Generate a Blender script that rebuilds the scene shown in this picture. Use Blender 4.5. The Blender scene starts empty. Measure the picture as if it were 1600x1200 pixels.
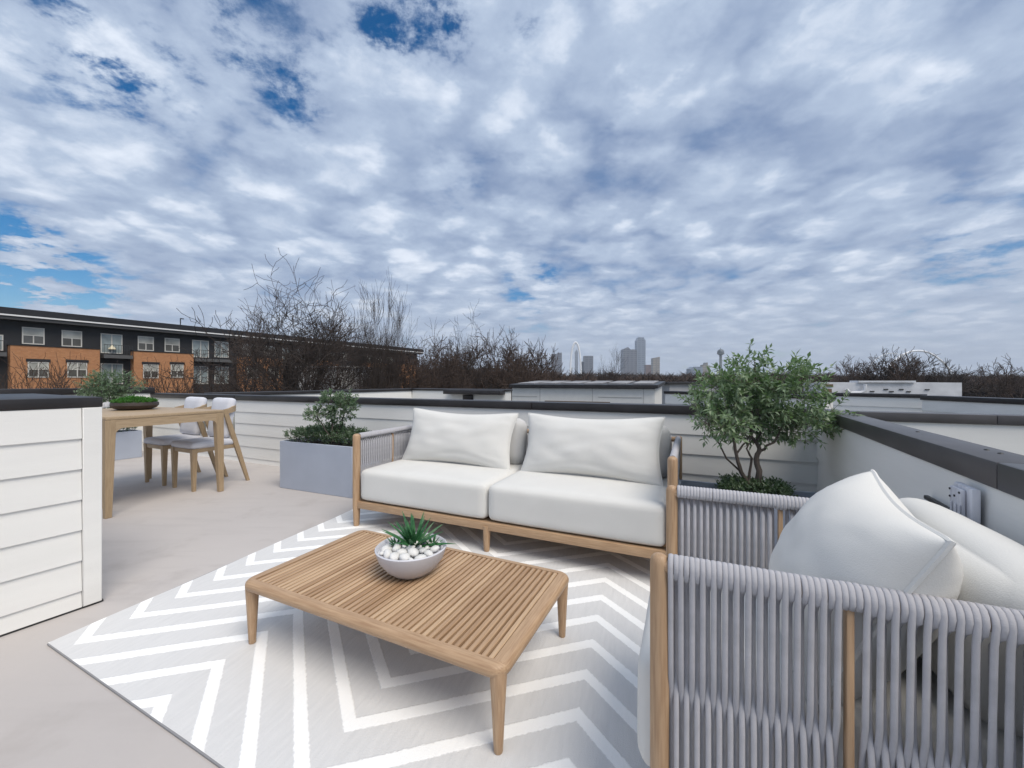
import bpy, bmesh, math, random
import numpy as np
from mathutils import Vector, Matrix, noise as mnoise
random.seed(7)
R = math.radians
sc = bpy.context.scene
C = sc.collection

# ------------------------------------------------------------------ camera, light, exposure
F = 630.0            # focal length in photo pixels (photo 1600 wide)
EYE = 1.2
HOR = 595.0
cam = bpy.data.cameras.new('camera'); cam.sensor_width = 36; cam.lens = 36 * F / 1600
cam.shift_y = (HOR - 600) / 1600
cam.clip_start = 0.05; cam.clip_end = 9000
co = bpy.data.objects.new('camera', cam); C.objects.link(co)
co.location = (0, 0, EYE); co.rotation_euler = (R(90), 0, 0)
sc.camera = co

SUN_AZ = Vector((0.62, -0.78)); SUN_EL = 55
w = bpy.data.worlds.new('World'); sc.world = w; w.use_nodes = True
def build_world():
    nt = w.node_tree; N = nt.nodes; L = nt.links; N.clear()
    def nd(t, **k):
        n = N.new(t)
        for a, b in k.items(): setattr(n, a, b)
        return n
    def M(op, a, b=None, c=None, clamp=False):
        n = nd('ShaderNodeMath', operation=op, use_clamp=clamp)
        for i, v in enumerate((a, b, c)):
            if v is None: continue
            if isinstance(v, (int, float)): n.inputs[i].default_value = v
            else: L.new(v, n.inputs[i])
        return n.outputs[0]
    out = nd('ShaderNodeOutputWorld')
    sky = nd('ShaderNodeTexSky', sky_type='NISHITA', sun_disc=False)
    sky.sun_elevation = R(SUN_EL); sky.sun_rotation = math.atan2(SUN_AZ.x, SUN_AZ.y)
    sky.air_density = 1.0; sky.dust_density = 0.4; sky.ozone_density = 2.5
    b1 = nd('ShaderNodeBackground'); b1.inputs[1].default_value = 0.054
    hs_ = nd('ShaderNodeHueSaturation'); hs_.inputs['Saturation'].default_value = 1.55; L.new(sky.outputs[0], hs_.inputs['Color'])
    L.new(hs_.outputs[0], b1.inputs[0])
    tc = nd('ShaderNodeTexCoord')
    sx = nd('ShaderNodeSeparateXYZ'); L.new(tc.outputs['Generated'], sx.inputs[0])
    z = M('ADD', M('MAXIMUM', sx.outputs[2], 0.0), 0.15)
    cx = nd('ShaderNodeCombineXYZ')
    L.new(M('DIVIDE', sx.outputs[0], z), cx.inputs[0]); L.new(M('DIVIDE', sx.outputs[1], z), cx.inputs[1])
    cx.inputs[2].default_value = 3.7
    def noise(scale, detail, rough, dist=0.0, loc=(0, 0, 0), src=None):
        mp = nd('ShaderNodeMapping'); mp.inputs[1].default_value = loc
        L.new(src or cx.outputs[0], mp.inputs[0])
        n = nd('ShaderNodeTexNoise', noise_dimensions='3D')
        n.inputs['Scale'].default_value = scale; n.inputs['Detail'].default_value = detail
        n.inputs['Roughness'].default_value = rough; n.inputs['Distortion'].default_value = dist
        L.new(mp.outputs[0], n.inputs['Vector']); return n.outputs[0]
    def ramp(v, a, b):
        n = nd('ShaderNodeMapRange', interpolation_type='SMOOTHSTEP')
        n.inputs[1].default_value = a; n.inputs[2].default_value = b
        L.new(v, n.inputs[0]); return n.outputs[0]
    # rounded cloudlets: smooth cellular pattern bent by noise
    wv = nd('ShaderNodeTexNoise'); wv.inputs['Scale'].default_value = 2.6; wv.inputs['Detail'].default_value = 6; wv.inputs['Roughness'].default_value = .6
    L.new(cx.outputs[0], wv.inputs['Vector'])
    ad = nd('ShaderNodeVectorMath', operation='MULTIPLY_ADD')
    L.new(wv.outputs['Color'], ad.inputs[0]); ad.inputs[1].default_value = (.52, .52, 0); L.new(cx.outputs[0], ad.inputs[2])
    def puffs(scale, sm):
        vo = nd('ShaderNodeTexVoronoi', feature='SMOOTH_F1', voronoi_dimensions='2D')
        vo.inputs['Scale'].default_value = scale; vo.inputs['Smoothness'].default_value = sm
        L.new(ad.outputs[0], vo.inputs['Vector'])
        return M('SUBTRACT', 1.0, ramp(vo.outputs['Distance'], .05, .78))
    puff = puffs(3.9, .5); puff2 = puffs(8.5, .6)
    big = noise(.55, 3, .5, loc=(2.3, .4, 0))
    mid = noise(1.5, 8, .58, .25)
    fine = noise(6.0, 9, .62, .4, loc=(5, 1, 0))
    cov = M('ADD', M('ADD', M('MULTIPLY', puff, .20), M('MULTIPLY', mid, .60)), M('ADD', M('MULTIPLY', big, .50), M('MULTIPLY', fine, .26)))
    # real gaps in the cloud deck: overhead left of centre, and low on the left
    def gap(px, py, r0, r1, amt):
        v = Vector(((px - 800)/F, 1, (HOR - py)/F)).normalized()
        dp = nd('ShaderNodeVectorMath', operation='DOT_PRODUCT'); L.new(tc.outputs['Generated'], dp.inputs[0]); dp.inputs[1].default_value = v
        return M('MULTIPLY', ramp(dp.outputs['Value'], math.cos(R(r1)), math.cos(R(r0))), amt)
    g = gap(645, 10, 0, 8, .31)
    for a in ((40, 458, 0, 9, .40), (-70, 470, 0, 10, .36), (245, 40, 0, 9, .13), (50, 20, 0, 8, .13), (200, 120, 4, 24, .07), (140, 130, 0, 7, .10), (430, 70, 0, 8, .13), (220, 115, 0, 6, .08), (480, 175, 0, 6, .12), (700, 285, 0, 6, .15), (575, 95, 0, 6, .14), (770, 85, 0, 7, .17), (835, 5, 0, 4, .2), (830, 445, 0, 6, .20), (1290, 60, 0, 6, .08), (1560, 345, 0, 7, .12), (1480, 470, 0, 9, .10)):
        g = M('ADD', g, gap(*a))
    cov = M('SUBTRACT', cov, M('MULTIPLY', g, M('MULTIPLY', ramp(noise(5.5, 9, .66, .1, loc=(1, 7, 0)), .36, .70), 1.6)))
    mask = ramp(cov, .34, .67)
    soft = ramp(cov, .52, 1.00)
    bright = M('ADD', M('ADD', M('MULTIPLY', puff, .32), M('MULTIPLY', puff2, .16)), M('ADD', M('MULTIPLY', mid, .66), M('ADD', M('MULTIPLY', fine, .42), M('MULTIPLY', noise(.8, 4, .5, loc=(9, 4, 0)), .45))))
    bright = M('MULTIPLY', M('ADD', M('MULTIPLY', bright, .85), M('MULTIPLY', soft, .18)), .72)
    cr = nd('ShaderNodeValToRGB'); el = cr.color_ramp.elements
    el[0].position = .43; el[0].color = (.18, .245, .38, 1)
    el[1].position = .99; el[1].color = (.70, .745, .82, 1)
    e = el.new(.74); e.color = (.365, .44, .565, 1)
    L.new(bright, cr.inputs[0])
    # towards the horizon the deck thins into pale grey-blue air
    hz = ramp(sx.outputs[2], .0, .30)
    mx = nd('ShaderNodeMix', data_type='RGBA'); mx.inputs[6].default_value = (.37, .43, .53, 1)
    L.new(M('ADD', M('MULTIPLY', hz, .80), .20), mx.inputs[0]); L.new(cr.outputs[0], mx.inputs[7])
    b2 = nd('ShaderNodeBackground'); b2.inputs[1].default_value = .70
    L.new(mx.outputs[2], b2.inputs[0])
    ms = nd('ShaderNodeMixShader')
    L.new(mask, ms.inputs[0]); L.new(b1.outputs[0], ms.inputs[1]); L.new(b2.outputs[0], ms.inputs[2])
    L.new(ms.outputs[0], out.inputs[0])
build_world()
sl = bpy.data.lights.new('sun', 'SUN'); sl.energy = 1.5; sl.angle = R(34); sl.color = (1, .92, .81)
so = bpy.data.objects.new('sun', sl); C.objects.link(so)
so.rotation_euler = Vector((SUN_AZ.x * math.cos(R(SUN_EL)), SUN_AZ.y * math.cos(R(SUN_EL)), math.sin(R(SUN_EL)))).to_track_quat('Z', 'Y').to_euler()
sc.view_settings.view_transform = 'Standard'; sc.view_settings.look = 'None'
sc.view_settings.exposure = 0.95; sc.view_settings.gamma = 1; sc.view_settings.use_curve_mapping = False
sc.cycles.max_bounces = 6; sc.cycles.diffuse_bounces = 3; sc.cycles.volume_bounces = 0

# ------------------------------------------------------------------ helpers
def ground(px, py, z=0.0):
    Y = F * (EYE - z) / (py - HOR); return Vector(((px - 800) / F * Y, Y))
def at(px, Y): return Vector(((px - 800) / F * Y, Y))
def zof(py, Y): return EYE - (py - HOR) * Y / F
def frame(p, xdir, z=0.0):
    a = math.atan2(xdir[1], xdir[0]); return Matrix.Translation((p[0], p[1], z)) @ Matrix.Rotation(a, 4, 'Z')

MATS = {}
def mat(name, col, rough=.6, var=.0, vscale=6.0, bump=0.0, bscale=60.0, stretch=(1, 1, 1), col2=None, metal=0.0, spec=.5, detail=5, vlo=.35, vhi=.65, sss=0.0):
    if name in MATS: return MATS[name]
    m = bpy.data.materials.new(name); m.use_nodes = True
    nt = m.node_tree; N = nt.nodes; L = nt.links
    b = N['Principled BSDF']; b.inputs['Base Color'].default_value = (*col, 1); b.inputs['Roughness'].default_value = rough
    b.inputs['Metallic'].default_value = metal; b.inputs['Specular IOR Level'].default_value = spec
    if sss:
        b.inputs['Transmission Weight'].default_value = 0
    tc = N.new('ShaderNodeTexCoord'); mp = N.new('ShaderNodeMapping'); mp.inputs['Scale'].default_value = stretch
    L.new(tc.outputs['Object'], mp.inputs[0])
    if var or col2:
        n = N.new('ShaderNodeTexNoise'); n.inputs['Scale'].default_value = vscale; n.inputs['Detail'].default_value = detail
        L.new(mp.outputs[0], n.inputs['Vector'])
        r = N.new('ShaderNodeMapRange'); r.inputs[1].default_value = vlo; r.inputs[2].default_value = vhi; L.new(n.outputs[0], r.inputs[0])
        mx = N.new('ShaderNodeMix'); mx.data_type = 'RGBA'
        c2 = col2 or tuple(c * (1 - var) for c in col)
        mx.inputs[6].default_value = (*col, 1); mx.inputs[7].default_value = (*c2, 1)
        L.new(r.outputs[0], mx.inputs[0]); L.new(mx.outputs[2], b.inputs['Base Color'])
    if bump:
        n2 = N.new('ShaderNodeTexNoise'); n2.inputs['Scale'].default_value = bscale; n2.inputs['Detail'].default_value = 4
        L.new(mp.outputs[0], n2.inputs['Vector'])
        bp = N.new('ShaderNodeBump'); bp.inputs['Strength'].default_value = bump; bp.inputs['Distance'].default_value = .004
        L.new(n2.outputs[0], bp.inputs['Height']); L.new(bp.outputs[0], b.inputs['Normal'])
    MATS[name] = m; return m
def leafmat(name, a, b_, scale=9):
    m = mat(name, a, .45, col2=b_, vscale=scale, detail=3, spec=.5)
    nt = m.node_tree
    if 'tr' not in nt.nodes:
        N = nt.nodes; L = nt.links; bs = N['Principled BSDF']
        t = N.new('ShaderNodeBsdfTranslucent'); t.name = 'tr'; t.inputs[0].default_value = (a[0]*1.3, a[1]*1.6, a[2]*.7, 1)
        ms = N.new('ShaderNodeMixShader'); ms.inputs[0].default_value = .25
        L.new(bs.outputs[0], ms.inputs[1]); L.new(t.outputs[0], ms.inputs[2]); L.new(ms.outputs[0], N['Material Output'].inputs[0])
    return m
def wood(name, stretch, c1=(.47, .315, .19), c2=(.335, .205, .115)):
    return mat(name, c1, .5, col2=c2, vscale=7, stretch=stretch, bump=.12, bscale=30, detail=7, vlo=.38, vhi=.72)
WX = wood('oak_grain_along', (1.2, 22, 22)); WY = wood('oak_grain_across', (22, 1.2, 22)); WZ = wood('oak_grain_upright', (22, 22, 1.2))
DX = wood('ash_grain_along', (1.2, 20, 20), (.44, .325, .205), (.335, .24, .145)); DY = wood('ash_grain_across', (20, 1.2, 20), (.44, .325, .205), (.335, .24, .145)); DZ = wood('ash_grain_upright', (20, 20, 1.2), (.41, .30, .185), (.31, .22, .13))
WALL = mat('white_siding_paint', (.78, .77, .74), .55, var=.05, vscale=3.5, bump=.10, bscale=35, stretch=(.4, 1, 2.5))
WALLCORE = mat('white_wall_backing', (.70, .69, .66), .6, var=.06)
CAP = mat('black_metal_coping', (.030, .027, .028), .42, var=.35, vscale=5, spec=.45, bump=.04, bscale=8)
CAPG = mat('dark_grey_metal_coping', (.085, .08, .082), .40, var=.25, vscale=4, spec=.5, bump=.05, bscale=8)
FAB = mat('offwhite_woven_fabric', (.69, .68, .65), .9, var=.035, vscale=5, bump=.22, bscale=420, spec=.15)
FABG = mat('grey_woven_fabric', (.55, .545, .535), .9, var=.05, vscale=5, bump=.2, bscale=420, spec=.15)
PAD = mat('pale_grey_upholstery', (.66, .67, .72), .9, var=.05, vscale=8, bump=.2, bscale=300, spec=.15)
ROPE = mat('light_grey_rope', (.465, .46, .485), .85, var=.12, vscale=26, bump=.22, bscale=420, spec=.2)
METAL = mat('dark_screw_metal', (.03, .03, .03), .5)
PLANT_GREY = mat('blue_grey_planter', (.40, .44, .52), .6, var=.06, vscale=4, bump=.06, bscale=70)
SOIL = mat('dark_soil', (.03, .022, .016), .95, var=.5, vscale=40, bump=.6, bscale=60)
BARK = mat('grey_brown_bark', (.13, .105, .09), .9, var=.5, vscale=18, bump=.8, bscale=45, stretch=(1, 1, .3))
TWIG = mat('winter_bark', (.050, .036, .030), .9, var=.4, vscale=.8)
TWIG2 = mat('winter_bark_reddish', (.075, .048, .036), .9, var=.4, vscale=.8)
WOODS = mat('bare_wood_brown', (.095, .060, .044), 1.0, col2=(.058, .042, .034), vscale=.05)

ROOTM = {}
def link(o, parent=None):
    C.objects.link(o)
    if parent is not None: o.parent = parent
    return o
def tag(o, label=None, cat=None, group=None, kind=None):
    if label: o['label'] = label
    if cat: o['category'] = cat
    if group: o['group'] = group
    if kind: o['kind'] = kind
    return o
def thing(name, label, cat, M=None, group=None):
    o = bpy.data.objects.new(name, None); link(o); o.empty_display_size = .1
    M = M or Matrix.Identity(4); o.matrix_world = M; ROOTM[o] = M.copy()
    return tag(o, label, cat, group)

class MB:
    """collects shapes given in the frame M and links them as one mesh object"""
    def __init__(s, M=None): s.v = []; s.f = []; s.M = M or Matrix.Identity(4); s.sm = True
    def add(s, vs, fs, T=None):
        b = len(s.v); X = s.M @ T if T is not None else s.M
        s.v += [X @ Vector(p) for p in vs]; s.f += [tuple(b + i for i in f) for f in fs]; return s
    def box(s, x0, x1, y0, y1, z0, z1, T=None):
        return s.add([(x0,y0,z0),(x1,y0,z0),(x1,y1,z0),(x0,y1,z0),(x0,y0,z1),(x1,y0,z1),(x1,y1,z1),(x0,y1,z1)],
                     [(0,3,2,1),(4,5,6,7),(0,1,5,4),(1,2,6,5),(2,3,7,6),(3,0,4,7)], T)
    def bbox(s, x0, x1, y0, y1, z0, z1, r=.006, seg=2, T=None):
        bm = bmesh.new(); bmesh.ops.create_cube(bm, size=1)
        for v in bm.verts: v.co = Vector(((x0+x1)/2 + v.co.x*(x1-x0), (y0+y1)/2 + v.co.y*(y1-y0), (z0+z1)/2 + v.co.z*(z1-z0)))
        bmesh.ops.bevel(bm, geom=bm.edges[:], offset=min(r, .49*min(x1-x0, y1-y0, z1-z0)), segments=seg, profile=.5, affect='EDGES')
        return s.bm(bm, T)
    def bm(s, bm, T=None):
        bm.verts.index_update(); s.add([v.co.copy() for v in bm.verts], [[v.index for v in f.verts] for f in bm.faces], T); bm.free(); return s
    def prism(s, poly, a, b, axis='z', T=None):
        n = len(poly)
        def P(p, h):
            return {'z': (p[0], p[1], h), 'y': (p[0], h, p[1]), 'x': (h, p[0], p[1])}[axis]
        return s.add([P(p, a) for p in poly] + [P(p, b) for p in poly], [tuple(range(n))[::-1], tuple(range(n, 2*n))] + [(i, (i+1) % n, n+(i+1) % n, n+i) for i in range(n)], T)
    def tube(s, pts, rad, n=8, cap=True, flat=1.0, up=None, T=None):
        pts = [Vector(p) for p in pts]; m = len(pts)
        rr = rad if isinstance(rad, (list, tuple)) else [rad]*m
        vs = []; pn = None
        for i, p in enumerate(pts):
            t = (pts[min(i+1, m-1)] - pts[max(i-1, 0)]).normalized()
            if up is not None: a = Vector(up); a = (a - t*a.dot(t)).normalized()
            else:
                a = pn if pn is not None else (Vector((0,0,1)) if abs(t.z) < .9 else Vector((1,0,0)))
                a = (a - t*a.dot(t)).normalized(); pn = a
            b = t.cross(a)
            for k in range(n):
                w_ = 2*math.pi*k/n; vs.append(p + a*(math.cos(w_)*rr[i]) + b*(math.sin(w_)*rr[i]*flat))
        fs = [(i*n+k, i*n+(k+1) % n, (i+1)*n+(k+1) % n, (i+1)*n+k) for i in range(m-1) for k in range(n)]
        if cap: fs += [tuple(range(n))[::-1], tuple((m-1)*n+k for k in range(n))]
        return s.add(vs, fs, T)
    def lathe(s, prof, n=32, T=None, ex=1.0):
        m = len(prof); vs = [(r*math.cos(2*math.pi*k/n), ex*r*math.sin(2*math.pi*k/n), z) for r, z in prof for k in range(n)]
        fs = [(i*n+k, i*n+(k+1) % n, (i+1)*n+(k+1) % n, (i+1)*n+k) for i in range(m-1) for k in range(n)]
        return s.add(vs, fs, T)
    def build(s, name, m, parent=None, smooth=None, label=None, kind=None, angle=40):
        me = bpy.data.meshes.new(name)
        root = parent
        while root is not None and root.parent is not None: root = root.parent
        inv = ROOTM[root].inverted() if root in ROOTM else Matrix.Identity(4)
        me.from_pydata([tuple(inv @ p) for p in s.v], [], s.f); me.validate()
        me.materials.append(m)
        o = link(bpy.data.objects.new(name, me), parent)
        sm = s.sm if smooth is None else smooth
        if sm:
            for p in me.polygons: p.use_smooth = True
            me.set_sharp_from_angle(angle=R(angle))
        if label: o['label'] = label
        if kind: o['kind'] = kind
        return o
def copy_tree(o, parent=None, **props):
    c = o.copy(); link(c)
    if parent: c.parent = parent
    if o in ROOTM: ROOTM[c] = ROOTM[o]
    for k, v in props.items(): c[k] = v
    for ch in list(o.children): copy_tree(ch, c)
    return c
def inst(me, name, parent, loc, rot=(0, 0, 0), scale=(1, 1, 1)):
    o = bpy.data.objects.new(name, me); link(o, parent); o.location = loc; o.rotation_euler = rot; o.scale = scale; return o

# ------------------------------------------------------------------ ground and far woods
GZ = -9.0
def plane_poly(name, poly, z, m, kind='structure'):
    mb = MB(); mb.add([(p[0], p[1], z) for p in poly], [tuple(range(len(poly)))]); o = mb.build(name, m, smooth=False); o['kind'] = kind; return o
plane_poly('ground', [(-4000, -4000), (4000, -4000), (4000, 4000), (-4000, 4000)], GZ, mat('winter_ground', (.10, .085, .06), 1, col2=(.06, .065, .035), vscale=.06))

DIR1 = Vector((.909, -.416)); NRM1 = Vector((.416, .909))
CR = Vector((2.36, 3.10)); CL = Vector((-6.30, 7.06))
DIR2 = Vector((.463, .886))
deck = [CR + DIR2*.05, CL + Vector((-.02, .1)), CL - Vector((.47, .883))*7.2, Vector((-5, -4)), CR - DIR2*5.2]
dm = mat('beige_deck_membrane', (.53, .492, .468), .72, col2=(.445, .415, .40), vscale=.55, bump=.25, bscale=22, detail=8, vlo=.3, vhi=.7)
def stain(m):
    N = m.node_tree.nodes; L = m.node_tree.links; b = N['Principled BSDF']; src = b.inputs['Base Color'].links[0].from_socket
    tc = N.new('ShaderNodeTexCoord')
    for sc_, rot, st, lo, hi, k, col in ((1.1, 24, (1, 7, 1), .50, .72, .42, (.40, .37, .355, 1)), (2.6, 0, (1, 1, 1), .56, .70, .5, (.38, .345, .325, 1)), (55, 0, (1, 1, 1), .66, .74, .35, (.33, .30, .28, 1))):
        mp = N.new('ShaderNodeMapping'); mp.inputs['Scale'].default_value = st; mp.inputs['Rotation'].default_value = (0, 0, R(rot)); L.new(tc.outputs['Object'], mp.inputs[0])
        n = N.new('ShaderNodeTexNoise'); n.inputs['Scale'].default_value = sc_; n.inputs['Detail'].default_value = 7; n.inputs['Roughness'].default_value = .6; L.new(mp.outputs[0], n.inputs['Vector'])
        r = N.new('ShaderNodeMapRange'); r.inputs[1].default_value = lo; r.inputs[2].default_value = hi; r.inputs[4].default_value = k; L.new(n.outputs[0], r.inputs[0])
        x = N.new('ShaderNodeMix'); x.data_type = 'RGBA'; x.inputs[7].default_value = col; L.new(r.outputs[0], x.inputs[0]); L.new(src, x.inputs[6]); src = x.outputs[2]
    L.new(src, b.inputs['Base Color'])
stain(dm)
mb = MB(); mb.prism([tuple(p) for p in deck][::-1], -.25, 0.0); dk = mb.build('roof_deck', dm, smooth=False); dk['kind'] = 'structure'

# ------------------------------------------------------------------ parapets with lap siding
def wall_parts(root, p0, p1, thick, z0, ztop, expo, caph, core_z=None, boards=True, over=.03, seams=2.4, bz0=None, trim=None, mcap=None, back_boards=False, rise=0.0):
    """wall run from p0 to p1; the clad face looks along -y of its own frame"""
    d = Vector(p1) - Vector(p0); Ln = d.length; M = frame(p0, d)
    zt = ztop - caph
    mb = MB(M)
    mb.box(0, Ln, 0, thick, z0 if core_z is None else core_z, zt); mb.build('wall_core', WALLCORE, root, smooth=False)
    if boards:
        x1 = Ln - (trim or 0); z = zt; k = 0
        lo = z0 if bz0 is None else bz0
        while z > lo + .01:
            zb = max(lo, z - expo)
            poly = [(0.0, zb), (-.019, zb), (-.007, z + (.010 if k else 0)), (0.0, z + (.010 if k else 0))]
            b = MB(M); b.prism(poly, 0.0, x1, 'x'); b.build('siding_board', WALL, root, smooth=False); z = zb; k += 1
        if trim:
            b = MB(M); b.bbox(x1 + .002, Ln + .004, -.024, .03, lo, zt, .003, 1); b.build('corner_trim', WALL, root)
    n = max(1, round(Ln / seams)); st = (Ln + 2*over) / n
    for i in range(n):
        b = MB(M); b.bbox(-over + i*st + .0015, -over + (i+1)*st - .0015, -over, thick + over, zt + .001, ztop, .006, 2); b.build('coping', mcap or CAP, root)
    return M, Ln
def parapet(name, label, cat, p0, p1, *a, group=None, **k):
    d = Vector(p1) - Vector(p0); r = thing(name, label, cat, frame(p0, d), group)
    M, Ln = wall_parts(r, p0, p1, *a, **k); return r, M, Ln

bw, M, Ln = parapet('parapet_wall', 'long white lap-sided parapet with black coping behind the sofa and planters', 'parapet wall', CL, CR, .15, 0.0, .985, .168, .077)
rw, M, Ln = parapet('parapet_wall', 'shaded white parapet with wide grey metal coping beside the armchair', 'parapet wall', CR, CR - DIR2*4.6, .105, 0.0, .985, .30, .075, mcap=CAPG, over=.014, seams=2.3)
for x in (.62, .70, 1.55, 2.05, 2.12):
    b = MB(M); b.lathe([(.0, .989), (.005, .988), (.007, .985)], 10, Matrix.Translation((x, .07, 0))); b.build('screw', METAL, rw)
lw, M, Ln = parapet('parapet_wall', 'white parapet with thick black coping at the far left behind the dining table', 'parapet wall', CL - Vector((.47, .883))*7.0, CL, .15, 0.0, 1.085, .168, .10, seams=3.5)
P0 = Vector((-2.24, 2.19)); PX = Vector((.487, .873))
bx, M, Ln = parapet('half_wall', 'bright white boxed half wall with black cap in the left foreground', 'half wall', P0 - PX*2.1, P0, 1.25, .012, 1.112, .160, .055, seams=3, trim=.072, over=.012)
b = MB(M); b.box(.01, Ln + .012, -.012, 1.25, 0.0, .012); b.build('base_gap', METAL, bx, smooth=False)

# outlet box on the right parapet
p = CR - DIR2*2.145
ox = thing('outlet_box', 'weathered white outlet box fixed to the shaded right parapet', 'outlet box', frame(p, -DIR2, .748))
MO = ROOTM[ox]
WPL = mat('weathered_white_plastic', (.66, .66, .70), .5, col2=(.42, .42, .46), vscale=12, stretch=(3, 1, .5), vlo=.45, vhi=.75)
b = MB(MO); b.bbox(0, .105, -.040, -.02, 0, .15, .006); b.build('housing', WPL, ox)
b = MB(MO); b.bbox(.010, .080, -.052, -.041, .010, .14, .005); b.build('cover', WPL, ox)
for x in (.035, .06, .082):
    b = MB(MO); b.bbox(x - .008, x - .002, -.056, -.0525, .02, .095, .0015); b.build('rib', WPL, ox)
for x, z in ((.018, .13), (.072, .13), (.045, .115), (.018, .108)):
    b = MB(MO); b.tube([(x, -.052, z), (x, -.0545, z)], .0032, 8); b.build('screw', METAL, ox)
b = MB(MO); b.bbox(-.22, -.02, -.034, -.02, .04, .054, .003); b.build('conduit', METAL, ox)

# ------------------------------------------------------------------ neighbouring roofs
def neighbour(label, base): return thing('townhouse', label, 'townhouse', Matrix.Translation((base[0], base[1], GZ)))
A0 = ground(332, 614, 1.0); A1 = ground(643, 607, 1.0)
n1 = neighbour('white townhouse roof with black-capped parapets and a small black vent behind the back parapet', A0)
wall_parts(n1, A0, A1, .2, .2, 1.0, .2, .06, core_z=GZ)
A2 = A1 + DIR1*2.72
Mn, _ = wall_parts(n1, A1 + DIR1*.03, A2, .3, .2, 1.0, .25, .05, core_z=GZ)
b = MB(Mn); b.bbox(1.15, 2.68, -.30, -.02, .88, .985, .01); b.build('canopy', CAP, n1)
b = MB(Mn); b.bbox(1.55, 1.83, -.05, -.02, .74, .86, .006); b.build('vent', CAP, n1)
def shed(label, pL, pR, depth, zt, rise, parent=None):
    d = Vector(pR) - Vector(pL); Ln = d.length; M = frame(pL, d)
    r = thing('stair_bulkhead', label, 'roof structure', frame(pL, d, -.2))
    b = MB(M); b.prism([(0, -.6), (depth, -.6), (depth, zt + rise - .12), (0, zt - .12)], 0, Ln, 'x'); b.build('wall_core', WALLCORE, r, smooth=False)
    b = MB(M); b.prism([(-.12, zt - .10), (depth + .1, zt + rise - .10), (depth + .1, zt + rise), (-.12, zt)], -.06, Ln + .1, 'x'); b.build('roof', CAP, r, smooth=False)
    for i in range(6):
        x = Ln*(i + .5)/6
        b = MB(M); b.prism([(.3, zt + .004 + rise*.42/(depth+.22)), (depth - .2, zt + rise*(depth - .08)/(depth+.22) + .004), (depth - .2, zt + rise*(depth - .08)/(depth+.22) + .03), (.3, zt + .03 + rise*.42/(depth+.22))], x - .3, x + .3, 'x'); b.build('roof_panel', mat('pale_roof_panel', (.35, .34, .34), .5, var=.5, vscale=2), r, smooth=False)
    return r, M, Ln
nb = at(800, 13.9); nbR = at(1023, 11.9)
r, M, Ln = shed('white stair bulkhead with a sloping black roof behind the sofa back', nb, nbR, 2.3, 1.075, .11)
GOLD = mat('brown_trim', (.16, .11, .06), .6)
b = MB(M); b.box(Ln*.26, Ln*.72, -.03, -.004, .50, .545); b.build('trim_strip', GOLD, r, smooth=False)
for x, z0_, z1_ in ((Ln*.22, .42, .97), (Ln*.60, .42, .97), (Ln*.93, .42, .97)):
    b = MB(M); b.box(x, x + .018, -.008, -.002, z0_, z1_); b.build('panel_joint', mat('joint_grey', (.45, .44, .42), .7), r, smooth=False)
for x0_, x1_, z0_ in ((0, .2, .66), (.64, .92, .68)):
    b = MB(M); b.box(Ln*x0_, Ln*x1_, -.012, -.002, z0_, z0_ + .025); b.build('flashing', mat('joint_grey', (.45, .44, .42), .7), r, smooth=False)
# right of it
c0 = at(1040, 8.6); c1 = at(1290, 5.9)
n3 = neighbour('low white townhouse parapet glimpsed behind the potted tree', c0)
wall_parts(n3, c0, c1, .2, .2, .985, .2, .06, core_z=GZ)
d0 = at(1225, 9.8); d1 = at(1444, 8.0)
n4 = neighbour('white townhouse roof with stepped black coping at the far right', d0)
wall_parts(n4, d0, d1, .25, 0, .93, .2, .075, core_z=GZ)
e0 = at(1442, 7.7); e1 = at(1760, 5.1)
wall_parts(n4, e0, e1, .25, 0, .92, .2, .085, core_z=GZ)
g0 = at(1296, 4.75); g1 = g0 + DIR1*4.2
n5 = neighbour('nearest white townhouse parapet with dark coping beyond the right parapet', g0)
wall_parts(n5, g0, g1, .16, -.4, .845, .32, .10, core_z=GZ, mcap=CAPG, seams=1.6)
# white roof unit
u0 = at(1285, 24); u1 = at(1503, 22)
ru = thing('rooftop_unit', 'long low white metal rooftop unit beyond the right roofs', 'rooftop unit', frame(u0, u1 - u0, GZ))
WM = mat('white_metal', (.70, .71, .74), .5, var=.2, vscale=1.5)
Mu = frame(u0, u1 - u0); Lu = (u1 - u0).length
b = MB(Mu); b.box(0, Lu, 0, 3, GZ, 1.10); b.build('body', WM, ru, smooth=False)
b = MB(Mu); b.box(Lu*.27, Lu*.68, -.12, 1, 1.105, 1.21); b.build('rim', WM, ru, smooth=False)
b = MB(Mu); b.tube([(Lu*.31, -.2, 1.0), (Lu*.31, -.2, .62), (Lu*.28, -.2, .52), (Lu*.2, -.2, .5), (Lu*.17, -.2, .72)], .1, 8); b.build('duct', WM, ru)
b = MB(Mu); b.box(.02, Lu*.07, -.06, -.004, .45, .72); b.box(Lu*.02, Lu*.08, -.06, -.004, .86, 1.0); b.build('hatch', GOLD, ru, smooth=False)
for i, x in enumerate((.36, .46, .5, .57, .62, .75)):
    b = MB(Mu); b.box(Lu*x, Lu*x + .2, -.04, -.004, .56 + .12*(i % 2), .62 + .12*(i % 2)); b.build('port', METAL, ru, smooth=False)
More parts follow.
